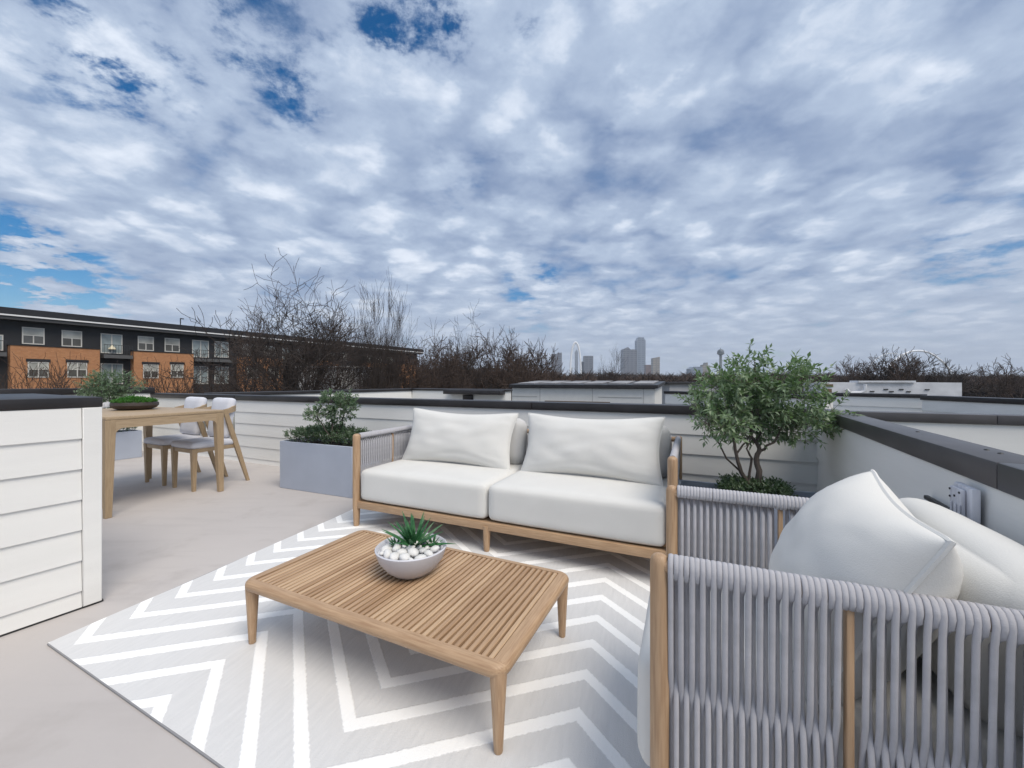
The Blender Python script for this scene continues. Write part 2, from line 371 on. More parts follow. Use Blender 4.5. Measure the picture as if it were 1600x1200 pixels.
# low pale roof in the gap right of the bulkhead
h0 = at(1046, 30); h1 = at(1098, 30)
lr = thing('low_building', 'low grey flat-roofed building in the gap right of the bulkhead', 'building', Matrix.Translation((h0.x, h0.y, GZ)))
b = MB(); b.box(h0.x, h0.x + 4, h0.y, h0.y + 4, GZ, .95); b.build('wall', mat('pale_stucco', (.45, .45, .46), .8, var=.2, vscale=.6), lr, smooth=False)
b = MB(); b.box(h0.x - .2, h0.x + 4.2, h0.y - .2, h0.y + 4.2, .955, 1.1); b.build('roof', CAP, lr, smooth=False)
# the house under the deck
hs = thing('townhouse', 'white townhouse carrying the roof deck', 'townhouse', Matrix.Translation((0, 2, GZ)))
ins = [p + (Vector((-1.5, 2.5)) - p)*.03 for p in deck]
b = MB(); b.prism([tuple(p) for p in ins][::-1], GZ, -.26); b.build('wall', WALLCORE, hs, smooth=False)

# ------------------------------------------------------------------ apartment building
AP = Vector((-47, 39.5)); AD = Vector((.479, .878)); 
ap = thing('apartment_building', 'long three-storey apartment block of orange brick and black cladding with a white roof line', 'apartment building', frame(AP, AD, GZ))
MA = frame(AP, AD)
def fac(px, py):
    k = (px - 800)/F; t = (k*AP.y - AP.x)/(AD.x - AD.y*k); Y = AP.y + AD.y*t
    return t, EYE - (py - HOR)*Y/F
BLK = mat('black_cladding', (.022, .022, .024), .6, var=.3, vscale=.5)
BRK = None
def brickmat():
    m = bpy.data.materials.new('orange_brick'); m.use_nodes = True; N = m.node_tree.nodes; L = m.node_tree.links; b = N['Principled BSDF']; b.inputs['Roughness'].default_value = .85
    tc = N.new('ShaderNodeTexCoord'); mp = N.new('ShaderNodeMapping'); mp.inputs['Rotation'].default_value = (R(90), 0, 0); L.new(tc.outputs['Object'], mp.inputs[0])
    br = N.new('ShaderNodeTexBrick'); br.inputs['Scale'].default_value = 2.2; br.inputs['Color1'].default_value = (.50, .235, .105, 1); br.inputs['Color2'].default_value = (.42, .185, .08, 1); br.inputs['Mortar'].default_value = (.30, .2, .13, 1); br.inputs['Mortar Size'].default_value = .012
    L.new(mp.outputs[0], br.inputs['Vector']); L.new(br.outputs[0], b.inputs['Base Color']); return m
BRK = brickmat()
T0, T1 = -14.0, 55.0
b = MB(MA); b.box(T0, T1, 0, 14, GZ, 7.3); b.build('wall', BLK, ap, smooth=False)
b = MB(MA); b.box(T0, T1 + 1, -1.0, 14.5, 7.42, 8.05); rf = b.build('roof', mat('black_roof_fascia', (.018, .018, .021), .5, var=.2, vscale=.4), ap, smooth=False)
b = MB(MA); b.box(T0, T1 + .9, -1.06, -.6, 7.28, 7.415); b.build('white_edge', mat('white_trim', (.8, .8, .8), .5), rf, smooth=False)
b = MB(MA); b.box(T0, T1 + .8, -.95, 0, 6.95, 7.27); b.build('soffit', mat('grey_soffit', (.05, .05, .052), .6), rf, smooth=False)
t_, z_ = fac(288, 505)
b = MB(MA); b.tube([(t_, 1, 8.05), (t_, 1, 9.1)], .06, 6); b.box(t_ - .02, t_ + .35, .95, 1.05, 9.0, 9.12); b.build('roof_pipe', METAL, rf)
BTOP = 4.56
for a_, c_ in ((12, 151), (204, 297), (370, 436), (487, 524), (566, 600), (622, 645)):
    t0 = fac(a_, 560)[0]; t1 = fac(c_, 560)[0]
    b = MB(MA); b.box(t0, t1, -.9, -.01, GZ, BTOP); b.build('brick_bay', BRK, ap, smooth=False)
    b = MB(MA); b.box(t0 - .06, t1 + .06, -.96, .0, BTOP + .002, BTOP + .09); b.build('bay_coping', BLK, ap, smooth=False)
FRM = mat('white_window_frame', (.62, .60, .55), .5); 
def glass(name, c): return mat(name, c, .08, col2=tuple(x*.6 for x in c), vscale=.9, spec=.8)
G1 = glass('blind_behind_glass', (.50, .50, .45)); G2 = glass('dark_screened_glass', (.13, .125, .11)); G3 = glass('curtain_behind_glass', (.36, .42, .42))
def window(t0, t1, z0, z1, y, up=G1, lo=G2, split=.52, lintel=False, door=False):
    fr = .09
    b = MB(MA)
    b.box(t0, t1, y - .06, y, z0, z0 + fr); b.box(t0, t1, y - .06, y, z1 - fr, z1); b.box(t0, t0 + fr, y - .06, y, z0 + fr, z1 - fr); b.box(t1 - fr, t1, y - .06, y, z0 + fr, z1 - fr)
    wf = b.build('door' if door else 'window', FRM, ap, smooth=False)
    zm = z0 + (z1 - z0)*split; tm = (t0 + t1)/2
    if door:
        b = MB(MA); b.box(t0 + fr, t1 - fr, y - .03, y - .01, z0 + fr, z1 - fr); b.build('pane', G3, wf, smooth=False)
        b = MB(MA); b.box(tm - .05, tm + .05, y - .07, y - .031, z0 + fr, z1 - fr); b.build('mullion', FRM, wf, smooth=False)
        return wf
    b = MB(MA); b.box(t0 + fr, t1 - fr, y - .03, y - .01, zm, z1 - fr); b.build('pane', up, wf, smooth=False)
    b = MB(MA); b.box(t0 + fr, t1 - fr, y - .03, y - .01, z0 + fr, zm - .001); b.build('pane', lo, wf, smooth=False)
    b = MB(MA); b.box(tm - .04, tm + .04, y - .07, y - .031, z0 + fr, (z1 - fr) if lintel else zm + .03); b.box(t0 + fr, tm - .041, y - .065, y - .031, zm - .03, zm + .03); b.box(tm + .041, t1 - fr, y - .065, y - .031, zm - .03, zm + .03); b.build('mullion', FRM, wf, smooth=False)
    if lintel:
        b = MB(MA); b.box(t0 - .1, t1 + .1, y - .1, y, z1 + .02, z1 + .28); b.build('lintel', BLK, wf, smooth=False)
    return wf
def wpx(x0, x1, y0, y1, y, **k):
    t0, z1 = fac(x0, y0); t1, z0 = fac(x1, y1); z1 = (fac(x0, y0)[1] + fac(x1, y0 + (y1-y0)*.06)[1])/2; window(t0, t1, z0, z1, y, **k)
for a_ in ((34, 69.5, 511, 539), (96, 128, 516, 542.5), (215, 240, 525, 548.5), (257, 280.5, 528, 550.5), (377, 398, 537, 556), (412, 430, 540, 557), (492, 503, 549, 562), (512, 522, 550, 563), (532, 541, 551, 564), (572, 581, 556, 566), (588, 596, 557, 567), (605, 613, 558, 568)):
    wpx(*a_, -.005)
for a_ in ((38.5, 71.5, 565, 590), (100, 131, 566, 590), (218, 242, 569, 591), (261, 281, 569, 590), (380, 398, 574, 591), (414, 430, 575, 591), (492, 502, 578, 592), (510, 520, 578, 592), (570, 578, 578, 592), (585, 592, 579, 592)):
    wpx(*a_, -.91, lintel=True)
for a_ in ((157, 191, 521, 553), (300, 326, 531, 559), (335, 357, 533, 559), (157, 192, 567, 600), (300, 325, 571, 600), (335, 357, 572, 600), (-12, 5, 522, 548), (441, 455, 543, 562), (462, 476, 545, 563)):
    wpx(*a_, -.005, door=True)
RAIL = mat('black_railing', (.03, .03, .032), .5)
def balcony(x0, x1, ya):
    t0 = fac(x0, 560)[0]; t1 = fac(x1, 560)[0]; z = fac(x0, ya)[1]
    b = MB(MA); b.box(t0, t1, -1.0, -.005, z - .42, z - .05); ba = b.build('balcony', mat('balcony_slab', (.10, .10, .10), .7), ap, smooth=False)
    b = MB(MA); n = max(8, int((t1 - t0)/.22))
    for i in range(n + 1):
        x = t0 + .03 + (t1 - t0 - .06)*i/n; b.box(x - .012, x + .012, -.97, -.94, z - .04, z + 1.0)
    b.box(t0, t1, -.985, -.925, z + 1.0, z + 1.05); b.build('railing', RAIL, ba, smooth=False)
balcony(157, 202, 553.5); balcony(299, 358, 559.5); balcony(-30, 6, 549); balcony(440, 480, 564)
def lamp_in_window():
    t, z = fac(174.5, 546)
    b = MB(MA); b.lathe([(.03, .5), (.10, .35), (.3, .12), (.33, 0)], 12, Matrix.Translation((t, -.16, z))); b.build('lamp_shade', mat('cream_shade', (.75, .68, .5), .6), ap)
lamp_in_window()

# white houses among the trees
def simple_block(name, label, cat, x0, x1, Y, ytop, m, depth=6, flat=True):
    a = at(x0, Y); c = at(x1, Y); zt = zof(ytop, Y)
    r = thing(name, label, cat, Matrix.Translation(((a.x + c.x)/2, Y, GZ)))
    b = MB(); b.box(a.x, c.x, Y, Y + depth, GZ, zt); b.build('wall', m, r, smooth=False)
    b = MB(); b.box(a.x - .2, c.x + .2, Y - .2, Y + depth, zt + .002, zt + .22); b.build('roof', mat('white_roof_edge', (.66, .66, .66), .6), r, smooth=False)
    return r
WH = mat('white_board_house', (.62, .62, .63), .7, var=.15, vscale=.4)
simple_block('house', 'white boarded house standing behind the tangle of bare branches', 'house', 466, 556, 46, 575, WH)

# ------------------------------------------------------------------ skyline
def facade_mat(name, c1, c2, sx=.25, sz=.28):
    m = bpy.data.materials.new(name); m.use_nodes = True; N = m.node_tree.nodes; L = m.node_tree.links; b = N['Principled BSDF']; b.inputs['Roughness'].default_value = .35
    tc = N.new('ShaderNodeTexCoord'); mp = N.new('ShaderNodeMapping'); mp.inputs['Rotation'].default_value = (R(90), 0, 0); L.new(tc.outputs['Object'], mp.inputs[0])
    br = N.new('ShaderNodeTexBrick'); br.offset = 0; br.inputs['Scale'].default_value = .035; br.inputs['Color1'].default_value = (*c1, 1); br.inputs['Color2'].default_value = (*[x*.85 for x in c1], 1); br.inputs['Mortar'].default_value = (*c2, 1); br.inputs['Mortar Size'].default_value = .07
    L.new(mp.outputs[0], br.inputs['Vector']); L.new(br.outputs[0], b.inputs['Base Color']); return m
def tower(label, prof_px, Y, m, depth=None):
    zs = [(((px - 800)/F*Y), zof(py, Y)) for px, py in prof_px]
    cx = (min(p[0] for p in zs) + max(p[0] for p in zs))/2; wd = max(p[0] for p in zs) - min(p[0] for p in zs)
    r = thing('tower', label, 'skyscraper', Matrix.Translation((cx, Y, GZ)))
    poly = [(zs[0][0], GZ)] + zs + [(zs[-1][0], GZ)]
    b = MB(); b.prism(poly, Y, Y + (depth or wd*.8), 'y'); b.build('body', m, r, smooth=False)
    return r
SK1 = facade_mat('slate_curtain_wall', (.10, .11, .14), (.17, .18, .21)); SK2 = facade_mat('pale_blue_curtain_wall', (.16, .20, .27), (.24, .28, .34)); SK3 = facade_mat('beige_tower_stone', (.34, .31, .27), (.22, .21, .2)); SK4 = facade_mat('red_brown_block', (.20, .13, .11), (.14, .1, .1))
tower('dark grey block just left of the white arch', [(862, 553), (871, 553), (871, 551), (878, 551)], 1300, SK1)
tower('slim grey tower seen through the white arch', [(898.5, 550), (901, 546), (903, 550)], 1500, SK2)
tower('small dark block between the arch and the square slate tower', [(907, 565), (913, 565)], 1400, SK1)
tower('square dark slate tower right of the white arch', [(912.8, 556), (927, 556)], 1380, SK1)
tower('narrow dark slab on the left side of the broad grey tower', [(971.8, 554), (976, 554)], 1550, SK1)
tower('broad grey tower with a stepped peaked top', [(974, 546), (977, 544), (981, 542.5), (984, 544.5), (985, 546), (994.6, 546)], 1480, SK1)
tt = tower('tallest pale blue tower with chamfered crown', [(995.2, 532), (997.4, 529), (998, 527), (1006, 527), (1006.6, 529), (1008.8, 532)], 1500, SK2)
tower('low reddish block beside the tallest tower', [(1009.4, 570), (1019.6, 570)], 1350, SK4)
tower('beige stone tower with a light right side', [(1020.2, 559.5), (1028, 558), (1031, 557.5)], 1250, SK3)
tower('blue-grey low block left of the ball tower', [(1079, 576), (1084, 573), (1098, 573)], 1100, SK2)
tower('pale stepped block just behind the potted tree', [(1098, 570), (1102, 570), (1103, 566.5), (1106, 566.5), (1106, 571), (1109, 571)], 1200, SK3)
# ball tower
Y = 1200; x = (1126 - 800)/F*Y; kk = Y/F
bt = thing('observation_tower', 'observation tower topped by a dark lattice ball', 'tower', Matrix.Translation((x, Y, GZ)))
TC = mat('tower_concrete', (.20, .22, .22), .7, var=.1, vscale=.05)
for dx, dy in ((-1.6, 0), (1.6, 0), (0, 2), (0, 0)):
    b = MB(); b.tube([(x + dx*kk, Y + dy, GZ), (x + dx*kk, Y + dy, zof(551, Y))], .9*kk if dx == 0 else .55*kk, 8); b.build('shaft', TC, bt)
BL = mat('lattice_ball', (.10, .12, .13), .4, var=.4, vscale=.12)
b = MB(); b.lathe([(max(.01, math.sin(R(a_)))*5*kk, zof(550.5, Y) - math.cos(R(a_))*5*kk) for a_ in range(0, 181, 15)], 20, Matrix.Translation((x, Y, 0))); b.build('ball', BL, bt)
b = MB(); b.lathe([(4.2*kk, zof(553.6, Y)), (5.3*kk, zof(552.8, Y)), (5.3*kk, zof(552, Y))], 20, Matrix.Translation((x, Y, 0))); b.build('deck_ring', TC, bt)
b = MB(); b.tube([(x, Y, zof(545.6, Y)), (x, Y, zof(543.4, Y))], .5*kk, 6); b.build('mast', TC, bt)
# white arch pylon
Y = 900; kk = Y/F
WA = mat('white_painted_steel', (.85, .86, .88), .5)
ar = thing('bridge_pylon', 'slender white steel arch pylon of a cable-stayed bridge', 'bridge', Matrix.Translation(((899 - 800)/F*Y, Y, GZ)))
pts = []
for i in range(41):
    a_ = math.pi*i/40; px = 899.3 - 8.2*math.cos(a_)*(1 if True else 1); py = 590 - 55*math.sin(a_)**.8
    pts.append(((px - 800)/F*Y, Y, zof(py, Y)))
b = MB(); b.tube(pts, [1.45*kk]*41, 8); b.build('arch', WA, ar)
for i in range(9):
    px = 893 + i*1.6; j = min(range(6, 35), key=lambda q: abs(pts[q][0] - (px - 800)/F*Y)) if True else 20
    b = MB(); b.tube([(pts[20 + (i-4)*2][0], Y, pts[20 + (i-4)*2][2]), ((892 + i*1.8 - 800)/F*Y, Y + 8, zof(588, Y))], .09*kk, 4); b.build('cable', WA, ar)
b = MB(); b.box((840 - 800)/F*Y, (960 - 800)/F*Y, Y - 6, Y + 6, zof(590, Y), zof(588.5, Y)); b.build('road_deck', TC, ar, smooth=False)
# twin-arch bridge
Y = 520; kk = Y/F
tb = thing('arch_bridge', 'white twin-arch bridge rising behind bare trees at right', 'bridge', Matrix.Translation(((1430 - 800)/F*Y, Y, GZ)))
for dep, (xa, xb, yt) in enumerate(((1347, 1440, 552), (1397, 1515, 546.5))):
    pts = []
    for i in range(33):
        s_ = i/32*2 - 1; px = (xa + xb)/2 + (xb - xa)/2*s_; py = 588 - (588 - yt)*(1 - abs(s_)**2.1); pts.append(((px - 800)/F*Y, Y + dep*18, zof(py, Y)))
    b = MB(); b.tube(pts, (.55, 1.5)[dep]*kk, 8); b.build('arch', WA, tb)
    for i in range(4, 29, 3):
        b = MB(); b.tube([pts[i], (pts[i][0], pts[i][1], zof(588, Y))], .08*kk, 4); b.build('hanger', WA, tb)
b = MB(); b.box((1290 - 800)/F*Y, (1530 - 800)/F*Y, Y - 4, Y + 22, zof(590, Y), zof(587.6, Y)); b.build('road_deck', TC, tb, smooth=False)

# ------------------------------------------------------------------ bare winter trees
def grow(seed, style='spread', levels=6, kids=(6, 5, 5, 4, 3, 3), sides=(6, 5, 4, 3, 3, 3), trunk_h=.34, r0=.026, rmin=.0010, spread=42, upw=.12, shrink=.62):
    rng = random.Random(seed); segs = []
    def branch(p, d, ln, r, lv):
        n = 5 if lv == 0 else (4 if lv < 3 else 3)
        pts = [p.copy()]; rad = [r]
        wob = .10 + .05*lv
        for i in range(n):
            d = (d + Vector((rng.gauss(0, wob), rng.gauss(0, wob), rng.gauss(0, wob*.7) + upw*(.6 if lv else .2)))).normalized()
            p = p + d*(ln/n); pts.append(p.copy()); rad.append(max(rmin, r*(1 - .55*(i + 1)/n)))
        segs.append((pts, rad, sides[lv]))
        if lv + 1 >= levels: return
        k = kids[lv] + rng.choice((-1, 0, 0, 1))
        for j in range(k):
            f = 1.0 if j == 0 else rng.uniform(.35 if lv else .55, .98)
            q = f*n; i = min(n - 1, int(q)); pp = pts[i].lerp(pts[i + 1], q - i)
            td = (pts[i + 1] - pts[i]).normalized()
            ang = R(rng.gauss(spread, 10)) if j else R(rng.gauss(spread*.4, 8))
            ax = td.orthogonal().normalized(); ax.rotate(Matrix.Rotation(rng.uniform(0, 2*math.pi), 3, td))
            nd_ = td.copy(); nd_.rotate(Matrix.Rotation(ang, 3, ax))
            branch(pp, nd_, ln*shrink*rng.uniform(.75, 1.2)*(1.15 if lv == 0 else 1), max(rmin, rad[i]*rng.uniform(.5, .68)), lv + 1)
    if style == 'multi':
        for q in range(7):
            a_ = rng.uniform(0, 6.28); branch(Vector((0, 0, 0)), Vector((math.cos(a_)*.18, math.sin(a_)*.18, 1)).normalized(), trunk_h*rng.uniform(.9, 1.5), r0*.5, 0)
    else:
        branch(Vector((0, 0, 0)), Vector((rng.gauss(0, .04), rng.gauss(0, .04), 1)).normalized(), trunk_h, r0, 0)
    zs_ = sorted(q.z for s_ in segs for q in s_[0]); return segs, zs_[int(len(zs_)*.997)]
def tree_mesh(name, segs, zt, m):
    tk = MB(); cr = MB()
    for i, (pts, rad, sd) in enumerate(segs):
        tgt = tk if sd >= 5 else cr
        tgt.tube([p/zt for p in pts], [r/zt for r in rad], sd, cap=False)
    out = []
    for nm, q in (('trunk', tk), ('crown', cr)):
        me = bpy.data.meshes.new(nm); me.from_pydata([tuple(v) for v in q.v], [], q.f); me.materials.append(m)
        for p in me.polygons: p.use_smooth = True
        out.append(me)
    return out
TREES = {}
for key, a_, m in (('spread1', dict(seed=11, spread=44, upw=.10, trunk_h=.40, shrink=.68, kids=(6, 5, 5, 4, 3, 2), rmin=.0011), TWIG), ('spread2', dict(seed=23, spread=40, upw=.13, trunk_h=.44, shrink=.68, kids=(6, 5, 5, 4, 3, 2), rmin=.0011), TWIG),
                   ('up1', dict(seed=31, style='multi', spread=20, upw=.26, trunk_h=.40, levels=5, kids=(5, 5, 4, 4, 2), r0=.03), TWIG),
                   ('round1', dict(seed=41, spread=38, upw=.15, trunk_h=.36, shrink=.66), TWIG2), ('round2', dict(seed=53, spread=44, upw=.12, trunk_h=.3), TWIG2),
                   ('bush1', dict(seed=61, style='multi', spread=44, upw=.06, trunk_h=.34, levels=5, kids=(4, 5, 4, 3, 2), r0=.016, rmin=.0016), TWIG2), ('far1', dict(seed=71, spread=42, upw=.14, trunk_h=.32, levels=5, kids=(6, 6, 5, 5, 2), r0=.03, rmin=.0018), TWIG2), ('far2', dict(seed=83, spread=46, upw=.10, trunk_h=.34, levels=5, kids=(6, 6, 5, 5, 2), r0=.032, rmin=.0018), TWIG)):
    s_, zt = grow(**a_); TREES[key] = tree_mesh(key, s_, zt, m)
def bare_tree(key, label, px, Y, ytop, widen=1.0, rot=0.0, group=None, name='bare_tree', lean=0.0):
    q = at(px, Y); h = zof(ytop, Y) - GZ
    o = thing(name, label, 'tree' if name == 'bare_tree' else 'bush', Matrix.Translation((q.x, q.y, GZ)), group)
    o.rotation_euler = (0, R(lean), R(rot)); o.scale = (h*widen, h*widen, h)
    for nm, me in zip(('trunk', 'crown'), TREES[key]): inst(me, nm, o, (0, 0, 0))
    return o
TG = 'bare winter trees beyond the roofs'
for a_ in (('spread1', 'wide-spreading bare tree at the left of the grove before the apartment block', 436, 34, 447, 1.05, 20),
           ('spread2', 'tallest bare tree of the grove with a leaning forked trunk', 482, 37, 438, 1.1, 140),
           ('round1', 'bare tree behind the tallest one, filling the grove', 528, 46, 466, .85, 80),
           ('up1', 'broom-shaped bare tree with upright stems in the grove', 578, 36, 457, .62, 0),
           ('up1', 'shorter broom-shaped bare tree beside the broom-shaped one', 606, 40, 470, .55, 130),
           ('round1', 'bare tree just right of the apartment roof end', 682, 48, 514, .85, 200),
           ('spread2', 'tall round bare tree midway to the skyline', 735, 52, 499, .85, 250),
           ('round2', 'round bare tree nearest the skyline towers', 797, 50, 516, .85, 120),
           ('far1', 'thin bare tree left of the white arch pylon', 846, 60, 534, .7, 10),
           ('up1', 'dark upright bare tree right of the square slate tower', 948, 70, 549, .6, 60),
           ('far2', 'bare tree in front of the left arch of the twin-arch bridge', 1362, 75, 549, 1.0, 220),
           ('far1', 'bare tree in front of the middle of the twin-arch bridge', 1412, 72, 551, .9, 300),
           ('far2', 'bare tree under the right arch of the twin-arch bridge', 1446, 74, 558, .95, 20),
           ('far1', 'faint bare tree left of the twin-arch bridge', 1337, 95, 560, .8, 90),
           ('far1', 'bare tree at the far right edge above the dark coping', 1590, 70, 560, .9, 40),
           ('round1', 'smaller bare tree at the left edge of the grove, before the paired balcony doors', 396, 38, 462, .85, 300), ('round2', 'bushy bare tree hiding the far end of the apartment block', 665, 44, 535, 1.0, 260), ('far1', 'dense bare tree between the two round ones', 765, 58, 528, 1.0, 45), ('far2', 'dense bare tree right of the round one nearest the skyline', 822, 62, 540, 1.0, 145), ('far2', 'dense bare tree behind the apartment roof end', 708, 60, 530, 1.0, 15), ('round2', 'low bushy bare tree screening the last brick bay of the apartment block', 632, 46, 538, 1.1, 330), ('round1', 'bare tree between the broom-shaped tree and the apartment roof end', 600, 48, 520, .9, 95), ('far1', 'dense bare tree between the two arches of the twin-arch bridge', 1388, 78, 549, .9, 200), ('far2', 'low dense bare tree below the right arch of the twin-arch bridge', 1476, 80, 566, 1.0, 255)):
    bare_tree(*a_[:5], widen=a_[5]*.9, rot=a_[6], group=TG)
for a_ in (('bush1', 'low bare shrub before the first brick bay', 58, 27, 573, 1.0, 0), ('bush1', 'bare sapling by the second ground window of the first brick bay', 108, 27, 566, .7, 90), ('bush1', 'bare shrub before the second brick bay', 250, 30, 578, 1.0, 190), ('bush1', 'taller bare shrub at the right end of the second brick bay', 290, 30, 570, .8, 40), ('bush1', 'bare shrub below the paired balcony doors', 335, 33, 575, 1.2, 270)):
    bare_tree(*a_[:5], widen=a_[5]*.7, rot=a_[6], group='bare shrubs before the apartment block', name='bare_shrub')
# distant winter woods: too many trunks to count
def woods():
    rng = np.random.default_rng(5); V = []; T = []; off = 0
    protos = []
    for q in range(5):
        vs = []; fs = []
        for i in range(230):
            h = rng.uniform(.15, .85); a_ = rng.uniform(0, 6.283); l = rng.uniform(.12, .34); up = rng.uniform(.2, 1.2); r_ = rng.uniform(0, .16)
            p = np.array([math.cos(a_)*r_, math.sin(a_)*r_, h*.8]); d = np.array([math.cos(a_), math.sin(a_), up]); d /= np.linalg.norm(d)
            s_ = np.cross(d, rng.normal(size=3)); s_ = s_/np.linalg.norm(s_)*rng.uniform(.006, .015)
            k = len(vs); vs += [p - s_, p + s_, p + d*l]; fs.append((k, k+1, k+2))
            s2 = np.cross(d, s_); k = len(vs); vs += [p - s2, p + s2, p + d*l*.8]; fs.append((k, k+1, k+2))
        for a_ in (0, 1.57):
            k = len(vs); vs += [np.array([math.cos(a_)*.025, math.sin(a_)*.025, 0]), np.array([-math.cos(a_)*.025, -math.sin(a_)*.025, 0]), np.array([0, 0, .8])]; fs.append((k, k+1, k+2))
        protos.append((np.array(vs), np.array(fs)))
    n = 2400
    for i in range(n):
        Yd = rng.uniform(95, 420) if i % 3 else rng.uniform(95, 170)
        px = rng.uniform(560, 1760) if i < 1900 else rng.uniform(1700, 2700)
        top = 582.5 + rng.normal(0, 2.4)
        if px < 870: top -= (870 - px)*.07 + rng.uniform(0, 5)
        if 880 < px < 1300: top -= 2.0
        if rng.uniform() < .08: top -= rng.uniform(3, 9)
        h = EYE + (HOR - top)*Yd/F - GZ
        if h < 5: h = 5
        X = (px - 800)/F*Yd; vs, fs = protos[i % 5]; a_ = rng.uniform(0, 6.28); wd = h*rng.uniform(.8, 1.5)
        q = vs*np.array([wd, wd, h]); V.append(np.stack([q[:, 0]*math.cos(a_) - q[:, 1]*math.sin(a_) + X, q[:, 0]*math.sin(a_) + q[:, 1]*math.cos(a_) + Yd, q[:, 2] + GZ], 1))
        T.append(fs + off); off += len(vs)
    V = np.concatenate(V); T = np.concatenate(T)
    me = bpy.data.meshes.new('winter_woods'); me.from_pydata(V.tolist(), [], T.tolist()); me.materials.append(WOODS)
    o = link(bpy.data.objects.new('winter_woods', me)); o['kind'] = 'stuff'; o['label'] = 'brown leafless woods stretching to the skyline'; o['category'] = 'woods'
woods()

# ------------------------------------------------------------------ rug
def rug():
    L0 = Vector((-2.106, 1.8305)); ua = Vector((.3138, .9495)); ub = Vector((.9006, -.4345))
    LA, LB = 2.30, 3.05
    o = thing('area_rug', 'grey outdoor rug with white zigzag stripes under the coffee table', 'rug', Matrix.Translation((L0.x, L0.y, 0)))
    na, nb = 46, 60; vs = []; uv = []
    for lay in (0, 1):
        for i in range(na + 1):
            for j in range(nb + 1):
                a_ = LA*i/na; c_ = LB*j/nb; p = L0 + ua*a_ + ub*c_
                z = .002 if lay == 0 else .0095 + .0028*mnoise.noise(Vector((p.x*2.3, p.y*2.3, 0)))
                vs.append((p.x - L0.x, p.y - L0.y, z)); uv.append((a_, c_))
    W = nb + 1; n1_ = (na + 1)*W; fs = []
    for i in range(na):
        for j in range(nb):
            q = i*W + j; fs.append((n1_ + q, n1_ + q + W, n1_ + q + W + 1, n1_ + q + 1))
    for i in range(na):
        for j in (0, nb): fs.append((i*W + j, (i+1)*W + j, n1_ + (i+1)*W + j, n1_ + i*W + j))
    for j in range(nb):
        for i in (0, na): fs.append((i*W + j, i*W + j + 1, n1_ + i*W + j + 1, n1_ + i*W + j))
    me = bpy.data.meshes.new('pile'); me.from_pydata(vs, [], fs)
    ul = me.uv_layers.new(name='weave')
    for l in me.loops: ul.data[l.index].uv = uv[l.vertex_index]
    bm = bmesh.new(); bm.from_mesh(me); bmesh.ops.recalc_face_normals(bm, faces=bm.faces[:]); bm.to_mesh(me); bm.free()
    for p in me.polygons: p.use_smooth = True
    me.set_sharp_from_angle(angle=R(50))
    m = bpy.data.materials.new('zigzag_rug'); m.use_nodes = True; N = m.node_tree.nodes; Lk = m.node_tree.links; b = N['Principled BSDF']; b.inputs['Roughness'].default_value = .95; b.inputs['Specular IOR Level'].default_value = .1
    def MM(op, a, b_=None, c=None):
        n = N.new('ShaderNodeMath'); n.operation = op
        for i, v in enumerate((a, b_, c)):
            if v is None: continue
            if isinstance(v, (int, float)): n.inputs[i].default_value = v
            else: Lk.new(v, n.inputs[i])
        return n.outputs[0]
    u = N.new('ShaderNodeUVMap'); u.uv_map = 'weave'
    nz = N.new('ShaderNodeTexNoise'); nz.inputs['Scale'].default_value = 70; nz.inputs['Detail'].default_value = 3; Lk.new(u.outputs[0], nz.inputs['Vector'])
    s = N.new('ShaderNodeSeparateXYZ'); Lk.new(u.outputs[0], s.inputs[0])
    A = MM('ADD', s.outputs[0], MM('MULTIPLY', MM('SUBTRACT', nz.outputs[0], .5), .016)); B = s.outputs[1]
    tri = MM('PINGPONG', MM('SUBTRACT', B, .13 - 1.49*2), .745)         # 0 at the valleys, .745 at the peaks
    v = MM('SUBTRACT', A, MM('ADD', MM('MULTIPLY', tri, .80), .043))
    fr = MM('FRACT', MM('ADD', MM('DIVIDE', v, .205), 20.0))
    half = .16
    dist = MM('ABSOLUTE', MM('SUBTRACT', fr, half))
    dd = MM('MINIMUM', dist, MM('SUBTRACT', 1.0, MM('ABSOLUTE', MM('SUBTRACT', fr, half))))
    mr = N.new('ShaderNodeMapRange'); mr.interpolation_type = 'SMOOTHSTEP'; mr.inputs[1].default_value = half + .012; mr.inputs[2].default_value = half - .03; Lk.new(dd, mr.inputs[0])
    n2 = N.new('ShaderNodeTexNoise'); n2.inputs['Scale'].default_value = 9; n2.inputs['Detail'].default_value = 6
    mp = N.new('ShaderNodeMapping'); mp.inputs['Scale'].default_value = (1, 6, 1); mp.inputs['Rotation'].default_value = (0, 0, R(35)); Lk.new(u.outputs[0], mp.inputs[0]); Lk.new(mp.outputs[0], n2.inputs['Vector'])
    g = N.new('ShaderNodeMix'); g.data_type = 'RGBA'; g.inputs[6].default_value = (.60, .60, .60, 1); g.inputs[7].default_value = (.72, .715, .71, 1); Lk.new(n2.outputs[0], g.inputs[0])
    x = N.new('ShaderNodeMix'); x.data_type = 'RGBA'; Lk.new(mr.outputs[0], x.inputs[0]); Lk.new(g.outputs[2], x.inputs[6]); x.inputs[7].default_value = (.92, .92, .91, 1)
    Lk.new(x.outputs[2], b.inputs['Base Color'])
    n3 = N.new('ShaderNodeTexNoise'); n3.inputs['Scale'].default_value = 260; Lk.new(u.outputs[0], n3.inputs['Vector'])
    hh = MM('ADD', MM('MULTIPLY', mr.outputs[0], .5), MM('ADD', MM('MULTIPLY', n3.outputs[0], .5), MM('MULTIPLY', n2.outputs[0], .7)))
    bp = N.new('ShaderNodeBump'); bp.inputs['Strength'].default_value = .55; bp.inputs['Distance'].default_value = .006; Lk.new(hh, bp.inputs['Height']); Lk.new(bp.outputs[0], b.inputs['Normal'])
    me.materials.append(m)
